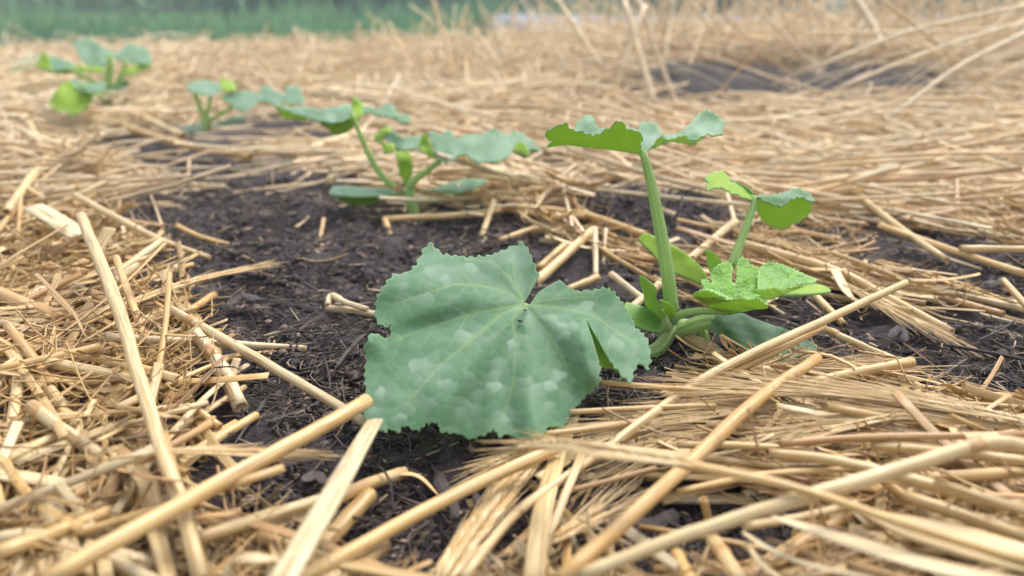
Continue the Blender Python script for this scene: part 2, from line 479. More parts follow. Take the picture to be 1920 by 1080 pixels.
def one_tube(name, P, R, sides=10, flat=1.0, roll=0.0, mat=None, tint=(0.4, 1, 0.3), parent=None, hollow=True, loc=None):
    """one stalk; hollow: cut ends show the wall and the bore"""
    P = np.asarray(P, float); R = np.asarray(R, float)
    flat = np.full(len(P), flat) if np.isscalar(flat) else np.asarray(flat)
    if hollow:
        d0 = P[0] - P[1]; d0 /= np.linalg.norm(d0) + 1e-12
        d1 = P[-1] - P[-2]; d1 /= np.linalg.norm(d1) + 1e-12
        r0, r1 = R[0], R[-1]
        P = np.vstack([P[0] - d0 * 3 * r0, P[0] - d0 * .05 * r0, P, P[-1] - d1 * .05 * r1, P[-1] - d1 * 3 * r1])
        R = np.r_[0.62 * r0, 0.66 * r0, R, 0.66 * r1, 0.62 * r1]
        flat = np.r_[flat[0], flat[0], flat, flat[-1], flat[-1]]
    if np.isscalar(roll): roll = np.full(len(P), roll)
    elif len(roll) != len(P): roll = np.interp(np.linspace(0, 1, len(P)), np.linspace(0, 1, len(roll)), roll)
    if hollow:      # tangents must come from the outer line, so build rings by hand
        inner = [0, 1, len(P) - 2, len(P) - 1]
        core = P[2:-2]
        T = np.gradient(core, axis=0)
        Tall = np.vstack([T[0], T[0], T, T[-1], T[-1]])
    else:
        Tall = np.gradient(P, axis=0)
    Tall = Tall / (np.linalg.norm(Tall, axis=1, keepdims=True) + 1e-12)
    up = np.zeros_like(Tall); up[:, 2] = 1; up[np.abs(Tall[:, 2]) > 0.95] = (0, 1, 0)
    S = np.cross(Tall, up); S /= np.linalg.norm(S, axis=1, keepdims=True) + 1e-12
    Nn = np.cross(S, Tall)
    A = S * np.cos(roll)[:, None] + Nn * np.sin(roll)[:, None]
    B = Nn * np.cos(roll)[:, None] - S * np.sin(roll)[:, None]
    th = np.linspace(0, 2 * np.pi, sides, endpoint=False)
    lump = 1 + 0.05 * np.array([random.uniform(-1, 1) for _ in th])
    V = P[:, None, :] + (R[:, None] * lump)[:, :, None] * (np.cos(th)[None, :, None] * A[:, None, :] + np.sin(th)[None, :, None] * flat[:, None, None] * B[:, None, :])
    m = len(P)
    L = np.r_[0, np.cumsum(np.linalg.norm(np.diff(P, axis=0), axis=1))]
    u = np.abs(np.linspace(-1, 1, sides, endpoint=False))
    UV = np.stack(np.broadcast_arrays(u[None, :], L[:, None]), -1).reshape(-1, 2)
    i = (np.arange(m - 1) * sides)[:, None]; j = np.arange(sides)[None, :]; j2 = (j + 1) % sides
    F = [list(q) for q in np.stack([i + j, i + j2, i + sides + j2, i + sides + j], -1).reshape(-1, 4)]
    F.append(list(range(sides))[::-1]); F.append(list(range((m - 1) * sides, m * sides)))
    V = V.reshape(-1, 3)
    o0 = np.array(loc) if loc is not None else P.mean(0)
    me = mesh_from(name, V - o0, F, mat or M['straw'], UV, np.tile(np.array(tint), (len(V), 1)))
    if parent is not None:
        return link(name, me, tuple(o0 - np.array(parent.location)), parent)
    return link(name, me, tuple(o0))

# ------------------------------------------------------------------ ground: one sheet to the horizon
def build_ground():
    nu, nv = 560, 520
    u = np.linspace(-1, 1, nu)
    x = 0.15 * np.sinh(u * np.arcsinh(150 / 0.15))
    k = np.arcsinh(220 / 0.12); k0 = np.arcsinh(6 / 0.12)
    v = np.linspace(-k0, k, nv)
    y = 0.42 + 0.12 * np.sinh(v)
    X, Y = np.meshgrid(x, y)
    Z = ground_h(X, Y)
    # lumpy compost near the lens
    near = np.exp(-np.maximum(np.hypot(X, Y - 0.4) - 0.7, 0) / 0.6)
    Z = Z + near * (0.007 * np.abs(fbm(X * 130, Y * 130, 3, 77)) + .012 * np.maximum(fbm(X * 38, Y * 38, 2, 91) - .08, 0))
    V = np.stack([X, Y, Z], -1).reshape(-1, 3)
    i = np.arange(nv - 1)[:, None] * nu; j = np.arange(nu - 1)[None, :]
    F = np.stack([i + j, i + j + 1, i + nu + j + 1, i + nu + j], -1).reshape(-1, 4)
    soil = soil_mask(X, Y).astype(float)
    edge = 4.1 + 3.4 * sstep(-.6, 1.2, X)
    meadow = sstep(edge, edge + .4, Y + .6 * vnoise(X * .7, Y * .7, 5))
    litter = np.clip(sstep(0.75, 1.5, Y + 0.3 * vnoise(X * 3, Y * 3, 8)) * (1 - soil), 0, 1) * 0.85
    A = np.stack([soil, litter, meadow], -1).reshape(-1, 3)
    me = mesh_from('ground', V, F, M['ground'], None, A, 'cover')
    return tag(link('ground', me), 'dark crumbly compost soil of the vegetable bed', None, None, 'structure')
build_ground()

# ------------------------------------------------------------------ background: meadow, hedge, trees, plastic row
def build_background():
    n = 34000
    y = 4.3 + 21 * RNG.random(n) ** 1.1
    x = (RNG.random(n) - 0.5) * (6 + y * 1.7)
    k = y > 4.3 + 3.4 * sstep(-.8, 1.0, x)
    x, y = x[k], y[k]; n = len(x)
    hgt = (0.05 + 0.09 * RNG.random(n) + .016 * (y - 4.3) + .2 * RNG.random(n) * sstep(6, 10, y)) * (1 + 1.1 * vnoise(x * .45, y * .45, 3)) * np.where(x < 0, 1.1, .85)
    th = RNG.random(n) * np.pi
    w = 0.02 + 0.03 * RNG.random(n)
    lean = (RNG.random((n, 2)) - .5) * 0.35 * hgt[:, None]
    z = ground_h(x, y) - 0.02
    b = np.stack([x, y, z], -1)
    s = np.stack([np.cos(th) * w, np.sin(th) * w, np.zeros(n)], -1)
    t = b + np.stack([lean[:, 0], lean[:, 1], hgt], -1)
    mid = b * .45 + t * .55 - np.stack([lean[:, 0], lean[:, 1], np.zeros(n)], -1) * .15
    V = np.stack([b - s, b + s, mid + s * .8, mid - s * .8, t], 1).reshape(-1, 3)
    o = (np.arange(n) * 5)[:, None]
    F4 = o + np.array([[0, 1, 2, 3]]); F3 = o + np.array([[3, 2, 4]])
    tint = np.repeat(np.stack([np.clip(.45 + .9 * vnoise(x * .35, y * .35, 12) + .3 * (RNG.random(n) - .5), 0, 1), .85 + .4 * RNG.random(n), RNG.random(n)], -1), 5, 0)
    me = mesh_from('meadow_grass', V, [list(f) for f in F4] + [list(f) for f in F3], M['grass'], None, tint, smooth=False)
    tag(link('meadow_grass', me), 'blurred green meadow grass beyond the straw bed', 'grass', None, 'stuff')

    def crown_mesh(name, rx, rz, n, leaf, seed, clumps, tone=.5):
        r = np.random.default_rng(seed)
        cc = r.normal(0, .42, (clumps, 3)); cc[:, 2] *= .9
        k = r.integers(0, clumps, n)
        p = cc[k] + r.normal(0, .19, (n, 3))
        p[:, :2] *= rx; p[:, 2] = p[:, 2] * rz
        a = r.normal(0, 1, (n, 3)); a /= np.linalg.norm(a, axis=1, keepdims=True)
        b = np.cross(a, r.normal(0, 1, (n, 3))); b /= np.linalg.norm(b, axis=1, keepdims=True)
        s = leaf * (.6 + .8 * r.random((n, 1)))
        V = np.stack([p - a * s, p + b * s * .5, p + a * s, p - b * s * .5], 1).reshape(-1, 3)
        F = (np.arange(n)[:, None] * 4 + np.arange(4)[None, :])
        hue = np.clip(tone + .3 * r.normal(size=clumps), 0, 1)[k]
        tint = np.repeat(np.stack([hue, .75 + .5 * r.random(n), r.random(n)], -1), 4, 0)
        return mesh_from(name, V, F, M['foliage'], None, tint, smooth=False)
    shr = [crown_mesh('foliage', 1.5, 0.9, 5200, .11, 5 + i, 22, (.15, .45, .75, 1.0)[i]) for i in range(4)]
    crw = [crown_mesh('crown', 2.2, 2.4, 4200, .13, 15 + i, 26) for i in range(2)]
    def trunk_mesh(name, h, r, limbs, seed):
        q = random.Random(seed)
        Ps, Rs = [], []
        main = np.array([[0, 0, -.15], [q.uniform(-.1, .1), q.uniform(-.1, .1), h * .4], [q.uniform(-.2, .2), q.uniform(-.2, .2), h]])
        Ps.append(catmull(main, 7)); Rs.append(np.linspace(r * 1.3, r * .35, 7))
        for i in range(limbs):
            t0 = q.uniform(.35, .85); p0 = Ps[0][int(t0 * 6)]
            a = q.uniform(0, 6.28); ln = h * q.uniform(.25, .45)
            e = p0 + np.array([math.cos(a) * ln * .8, math.sin(a) * ln * .8, ln * .6])
            Ps.append(catmull(np.array([p0, (p0 + e) / 2 + np.array([0, 0, -.05 * ln]), e]), 7)); Rs.append(np.linspace(r * .5, r * .1, 7))
        V, F, UV = batch_tubes(np.array(Ps), np.array(Rs), 7)
        return mesh_from(name, V, F, M['trunk'], None, np.tile(np.array([.5, 1, .5]), (len(V), 1)))
    tm = [trunk_mesh('trunk', 3.4, .16, 6, 3), trunk_mesh('trunk', 3.8, .19, 7, 4)]
    sm = trunk_mesh('stems', .9, .05, 6, 9)
    words = ['leftmost', 'second from left', 'third from left', 'fourth from left', 'fifth from left', 'sixth from left', 'just left of the middle', 'just right of the middle', 'sixth from right', 'fifth from right', 'fourth from right', 'third from right', 'second from right', 'rightmost']
    for i in range(14):
        e = bpy.data.objects.new('shrub', None); COL.objects.link(e)
        yy = 10.6 + (i * 37 % 5) * .8 + (1.5 if i < 5 else 0)
        e.location = (-9.5 + i * 1.45 + random.uniform(-.5, .5), yy, 0); e.rotation_euler.z = i * 1.3
        s = random.uniform(.55, 1.0); e.scale = (s * 1.1, s * 1.1, s)
        tag(e, f'blurred green shrub at the meadow edge, {words[i]}', 'shrub', 'shrubs beyond the meadow')
        link('foliage', shr[i % 4], (0, 0, .62), e); link('stem', sm, (0, 0, 0), e)
    for i in range(7):
        e = bpy.data.objects.new('tree', None); COL.objects.link(e)
        e.location = (-20 + i * 6.6 + random.uniform(-1, 1), 27 + (i * 29 % 7), 0); e.rotation_euler.z = i * 2.1
        s = random.uniform(.9, 1.35); e.scale = (s * 1.3, s * 1.3, s)
        w7 = ['leftmost', 'second from the left', 'third from the left', 'middle', 'third from the right', 'second from the right', 'rightmost']
        tag(e, f'hazy bluish green tree at the far field edge, {w7[i]}', 'tree', 'trees at the far edge of the field')
        link('crown', crw[i % 2], (0, 0, 3.6), e); link('trunk', tm[i % 2], (0, 0, 0), e)
    # raised row under pale film
    nx, ny = 160, 15
    X = np.linspace(-0.15, 12, nx); t = np.linspace(0, np.pi, ny)
    XX, TT = np.meshgrid(X, t)
    YY = 6.6 - .6 * np.cos(TT) + .04 * vnoise(XX * 2, TT * 3, 3)
    ZZ = np.sin(TT) ** .6 * (.205 + .03 * vnoise(XX * 1.5, TT, 8)) + .01 * vnoise(XX * 9, TT * 9, 4) + .004
    V = np.stack([XX, YY, ZZ], -1).reshape(-1, 3)
    i = np.arange(ny - 1)[:, None] * nx; j = np.arange(nx - 1)[None, :]
    F = np.stack([i + j, i + j + 1, i + nx + j + 1, i + nx + j], -1).reshape(-1, 4)
    me = mesh_from('plastic_mulch_row', V, F, M['film'])
    tag(link('plastic_mulch_row', me), 'blurred raised row under pale bluish plastic film behind the straw', 'plastic row')
build_background()

# ------------------------------------------------------------------ damp air
def build_haze():
    x0, x1, y0, y1, z0, z1 = -160, 160, -8, 235, -1.2, 9
    V = [(x, y, z) for z in (z0, z1) for y in (y0, y1) for x in (x0, x1)]
    F = [[0, 2, 3, 1], [4, 5, 7, 6], [0, 1, 5, 4], [2, 6, 7, 3], [0, 4, 6, 2], [1, 3, 7, 5]]
    m, nt = new_mat('damp_air'); N = NT(nt)
    pv = N.n('ShaderNodeVolumePrincipled')
    pv.inputs['Color'].default_value = (0.78, 0.91, 0.96, 1); pv.inputs['Density'].default_value = 0.016; pv.inputs['Anisotropy'].default_value = 0.2
    o = nt.nodes.new('ShaderNodeOutputMaterial'); nt.links.new(pv.outputs[0], o.inputs['Volume'])
    me = mesh_from('haze', V, F, m, smooth=False)
    tag(link('haze', me), 'thin damp haze over the whole field', 'haze', None, 'stuff')
build_haze()

# ------------------------------------------------------------------ compost crumbs, fibres
def build_debris():
    def place(n, ymax, p_off):
        y = 0.20 + (ymax - .20) * RNG.random(n * 4) ** 1.5
        x = (RNG.random(n * 4) - .5) * 1.5 * (y + .12)
        ok = soil_mask(x, y) | (RNG.random(n * 4) < p_off)
        idx = np.flatnonzero(ok)[:n]
        return x[idx], y[idx]
    # crumbs: jittered octahedra
    x, y = place(26000, 1.15, .25)
    n = len(x)
    s = 0.0011 * np.exp(RNG.normal(0, .72, n)) * (0.7 + 0.7 * np.clip(y, .3, 1.2))
    s = np.minimum(s, .0030 + .0018 * RNG.random(n))
    dirs = np.array([[1, 0, 0], [0, 1, 0], [-1, 0, 0], [0, -1, 0], [0, 0, 1], [0, 0, -1]], float)
    V = dirs[None] * (0.6 + .8 * RNG.random((n, 6, 1))) * s[:, None, None] * np.stack([1 + .9 * RNG.random(n), np.ones(n), .6 + .3 * RNG.random(n)], -1)[:, None, :]
    V += (RNG.random(V.shape) - .5) * s[:, None, None] * .5
    a = RNG.random(n) * 6.283
    ca, sa = np.cos(a)[:, None], np.sin(a)[:, None]
    V = np.stack([V[..., 0] * ca - V[..., 1] * sa, V[..., 0] * sa + V[..., 1] * ca, V[..., 2]], -1)
    V += np.stack([x, y, ground_h(x, y) + .0025 + s * .3 * RNG.random(n)], -1)[:, None, :]
    f = np.array([[0, 1, 4], [1, 2, 4], [2, 3, 4], [3, 0, 4], [1, 0, 5], [2, 1, 5], [3, 2, 5], [0, 3, 5]])
    F = ((np.arange(n) * 6)[:, None, None] + f[None]).reshape(-1, 3)
    tint = np.repeat(np.stack([RNG.random(n) ** 1.6, .8 + .5 * RNG.random(n), RNG.random(n)], -1), 6, 0)
    me = mesh_from('compost_crumbs', V.reshape(-1, 3), F, M['debris'], None, tint, smooth=False)
    tag(link('compost_crumbs', me), 'fine dark crumbs of compost covering the bare soil', 'compost', None, 'stuff')
    # fibres and slivers
    x, y = place(14000, 1.0, .15)
    n = len(x); m = 4
    L = 0.004 + 0.026 * RNG.random(n) ** 2 * (0.6 + y)
    a = RNG.random(n) * 6.283; el = RNG.normal(0, .28, n)
    bend = RNG.normal(0, .5, n)
    t = np.linspace(-.5, .5, m)[None]
    ang = a[:, None] + bend[:, None] * t * 2
    px = x[:, None] + L[:, None] * t * np.cos(ang); py = y[:, None] + L[:, None] * t * np.sin(ang)
    pz = ground_h(x, y)[:, None] + .004 + L[:, None] * t * np.sin(el)[:, None] + L[:, None] * .12 * (0.25 - t ** 2) + .002 * RNG.random((n, 1))
    R = (0.00022 + .0008 * RNG.random(n) ** 2)[:, None] * np.array([.7, 1, 1, .5])[None]
    V, F, UV = batch_tubes(np.stack([px, py, pz], -1), R, 4, flat=.3 + .5 * RNG.random(n), roll=RNG.random(n) * 3)
    hue = RNG.random(n) ** 1.3
    tint = np.repeat(np.stack([hue, .8 + .5 * RNG.random(n), RNG.random(n)], -1), m * 4, 0)
    me = mesh_from('compost_fibres', V, F, M['debris'], None, tint)
    tag(link('compost_fibres', me), 'dark rotted fibres and slivers strewn over the bare soil', 'compost', None, 'stuff')
    # little bits of chaff
    x, y = place(1100, 1.1, .3)
    n = len(x)
    L = .003 + .022 * RNG.random(n) ** 3
    a = RNG.random(n) * 6.283
    t = np.linspace(-.5, .5, 3)[None]
    P = np.stack([x[:, None] + L[:, None] * t * np.cos(a)[:, None], y[:, None] + L[:, None] * t * np.sin(a)[:, None], (ground_h(x, y) + .005)[:, None] + L[:, None] * t * RNG.normal(0, .3, (n, 1))], -1)
    V, F, UV = batch_tubes(P, (0.0003 + .0008 * RNG.random(n))[:, None] * np.array([.8, 1, .6])[None], 4, flat=.3 + .3 * RNG.random(n), roll=RNG.random(n) * 3)
    tint = np.repeat(np.stack([.3 + .7 * RNG.random(n), .7 + .4 * RNG.random(n), RNG.random(n)], -1), 12, 0)
    me = mesh_from('chaff', V, F, M['straw_far'], None, tint)
    tag(link('chaff', me), 'tiny broken bits of chaff scattered over the dark soil', 'chaff', None, 'stuff')
build_debris()
# ------------------------------------------------------------------ straw: traced stalks, ribbons and ears
def path3(pts, z):
    pts = np.asarray(pts, float)
    if np.isscalar(z): zz = np.full(len(pts), z)
    elif len(z) == len(pts): zz = np.asarray(z, float)
    else:
        s = np.r_[0, np.cumsum(np.hypot(*np.diff(pts, axis=0).T))]
        zz = np.interp(s / s[-1], np.linspace(0, 1, len(z)), z)
    return at_z(pts[:, 0], pts[:, 1], zz)

def dist_of(P): return (P - C0) @ AX_F

def hero_stalk(label, pts, w, z, t, node=None, flat=1.0, split=False):
    P = path3(pts, z)
    k = max(8, 4 * len(pts))
    P = catmull(P, k)
    w = np.interp(np.linspace(0, 1, k), np.linspace(0, 1, len(w)), w) if not np.isscalar(w) else np.full(k, w)
    R = w / 2 * dist_of(P) / FPX
    R = R * (1 + 0.03 * np.sin(np.linspace(0, 9, k) + random.random() * 6))
    wob = R.mean() * .25
    P[1:-1] += np.array([[random.uniform(-wob, wob) for _ in range(3)] for _ in range(k - 2)]) * .22
    o = one_tube('straw_stalk', P, R, 12, flat, random.uniform(0, .6) if flat == 1.0 else random.uniform(-.3, .3), tint=tint_of(t))
    tag(o, label, 'straw', 'straw stalks that can be told apart')
    if node is not None:
        i = int(node * (k - 1)); i = min(max(i, 1), k - 2)
        d = P[i + 1] - P[i - 1]; d /= np.linalg.norm(d)
        r = R[i]; q = np.array([-1.6, -.8, 0, .8, 1.6])[:, None] * r * d + P[i]
        one_tube('stem_node', q, r * np.array([.98, 1.1, 1.2, 1.1, .98]), 12, flat, 0, tint=(0.82, .9, random.random()), parent=o, hollow=False)
    return o

def hero_ribbon(label, pts, w, z, t, flat=.14, twist=0.25, taper=(1, 1), name='straw_leaf'):
    P = path3(pts, z)
    k = max(10, 5 * len(pts))
    P = catmull(P, k)
    w = np.interp(np.linspace(0, 1, k), np.linspace(0, 1, len(w)), w) if not np.isscalar(w) else np.full(k, w)
    e = np.minimum(1, np.minimum(np.linspace(0, 1, k) * 8 + taper[0], np.linspace(1, 0, k) * 8 + taper[1]))
    R = w / 2 * dist_of(P) / FPX * e
    r0 = random.uniform(-.2, .2)
    o = one_tube(name, P, R, 10, flat, np.linspace(r0, r0 + twist, k), tint=tint_of(t), hollow=False)
    return tag(o, label, 'straw leaf', 'flat straw leaves that can be told apart')

# spikelet: a long plump scale, shared by every ear
def spikelet_mesh(hue, n=8, m=7):
    s = np.linspace(0, 1, m)
    prof = np.array([.35, .8, 1.0, .95, .72, .38, .06])
    th = np.linspace(0, 2 * np.pi, n, endpoint=False)
    V = np.stack([np.cos(th)[None] * prof[:, None] * .5, np.broadcast_to((s - .1)[:, None] * 3.2, (m, n)), np.sin(th)[None] * prof[:, None] * .33 + .25 * np.sin(s * 2.4)[:, None]], -1).reshape(-1, 3)
    i = (np.arange(m - 1) * n)[:, None]; j = np.arange(n)[None]; j2 = (j + 1) % n
    F = [list(q) for q in np.stack([i + j, i + j2, i + n + j2, i + n + j], -1).reshape(-1, 4)] + [list(range(n))[::-1], list(range((m - 1) * n, m * n))]
    UV = np.stack(np.broadcast_arrays(np.abs(np.linspace(-1, 1, n, endpoint=False))[None], s[:, None] * .02), -1).reshape(-1, 2)
    return mesh_from('spikelet', V, F, M['ear'], UV, np.tile(np.array([hue, 1.0, hue * .7]), (len(V), 1)))
SPK = [spikelet_mesh(h) for h in (.12, .26, .42, .62)]

def hero_ear(label, pts, w, z, awn=0.05, hue=1, stem=0.0, spread=.10, nawn=1.0):
    """barley ear; the awns leave at the last point"""
    P = catmull(path3(pts, z), 24)
    w0 = w / 2 * dist_of(P) / FPX
    e = bpy.data.objects.new('barley_ear', None); COL.objects.link(e)
    e.location = P[0]
    tag(e, label, 'barley ear', 'barley ears in the straw')
    L = np.r_[0, np.cumsum(np.linalg.norm(np.diff(P, axis=0), axis=1))]
    one_tube('rachis', P, w0 * .28, 6, 1, 0, tint=tint_of('g'), parent=e, hollow=False)
    size = float(w0.mean()) * .70
    step = size * .85
    n = int((L[-1] * (1 - stem)) / step)
    AP = []
    for i in range(n):
        s = L[-1] * stem + (i + .3) * step
        p = np.array([np.interp(s, L, P[:, c]) for c in range(3)])
        q = np.array([np.interp(min(s + .002, L[-1]), L, P[:, c]) for c in range(3)])
        r_ = np.array([np.interp(max(s - .002, 0), L, P[:, c]) for c in range(3)])
        T = Vector(q - r_).normalized()
        up = Vector((0, 0, 1)); S = T.cross(up).normalized(); U = S.cross(T)
        frac = i / max(n - 1, 1)
        sc = size * (0.75 + .35 * math.sin(math.pi * min(1, .25 + frac * .75))) 
        for row in range(3):
            side = (-1, 1, 0)[row]
            if row == 2 and i % 2: continue
            a = side * (0.26 + random.uniform(-.07, .07))
            d = (T * math.cos(a) + S * math.sin(a) + U * (.06 if row < 2 else .14)).normalized()
            s2 = d.cross(U).normalized(); u2 = s2.cross(d)
            mt = Matrix((s2, d, u2)).transposed()
            o = bpy.data.objects.new('spikelet', SPK[min(3, max(0, hue + random.choice((-1, 0, 0, 1))))])
            o.parent = e
            pos = Vector(p) + S * side * size * .45 + U * (size * (.1 if row < 2 else .4))
            o.location = pos - Vector(e.location)
            o.rotation_mode = 'QUATERNION'; o.rotation_quaternion = mt.to_quaternion()
            o.scale = (sc * 1.15, sc * 1.1, sc)
            COL.objects.link(o)
            if random.random() < nawn:
                tip = pos + d * sc * 3.0
                dd = (T + S * random.uniform(-spread, spread) + S * side * spread * .7 + U * random.uniform(-.02, spread)).normalized()
                ln = awn * random.uniform(.7, 1.1)
                sag = Vector((0, 0, -ln * random.uniform(.0, .08)))
                AP.append([tip - d * sc * .4, tip + dd * ln * .33, tip + dd * ln * .66 + sag * .4, tip + dd * ln + sag])
    if AP:
        AP = np.array([[list(v) for v in a] for a in AP])
        R = np.tile(np.array([.00030, .00026, .0002, .0001]), (len(AP), 1))
        V, F, UV = batch_tubes(AP, R, 4)
        me = mesh_from('awns', V - np.array(e.location), F, M['ear'], UV, np.tile(np.array([.25, 1.1, .3]), (len(V), 1)))
        tag(link('awns', me, (0, 0, 0), e), None, None, None, 'stuff')
    return e

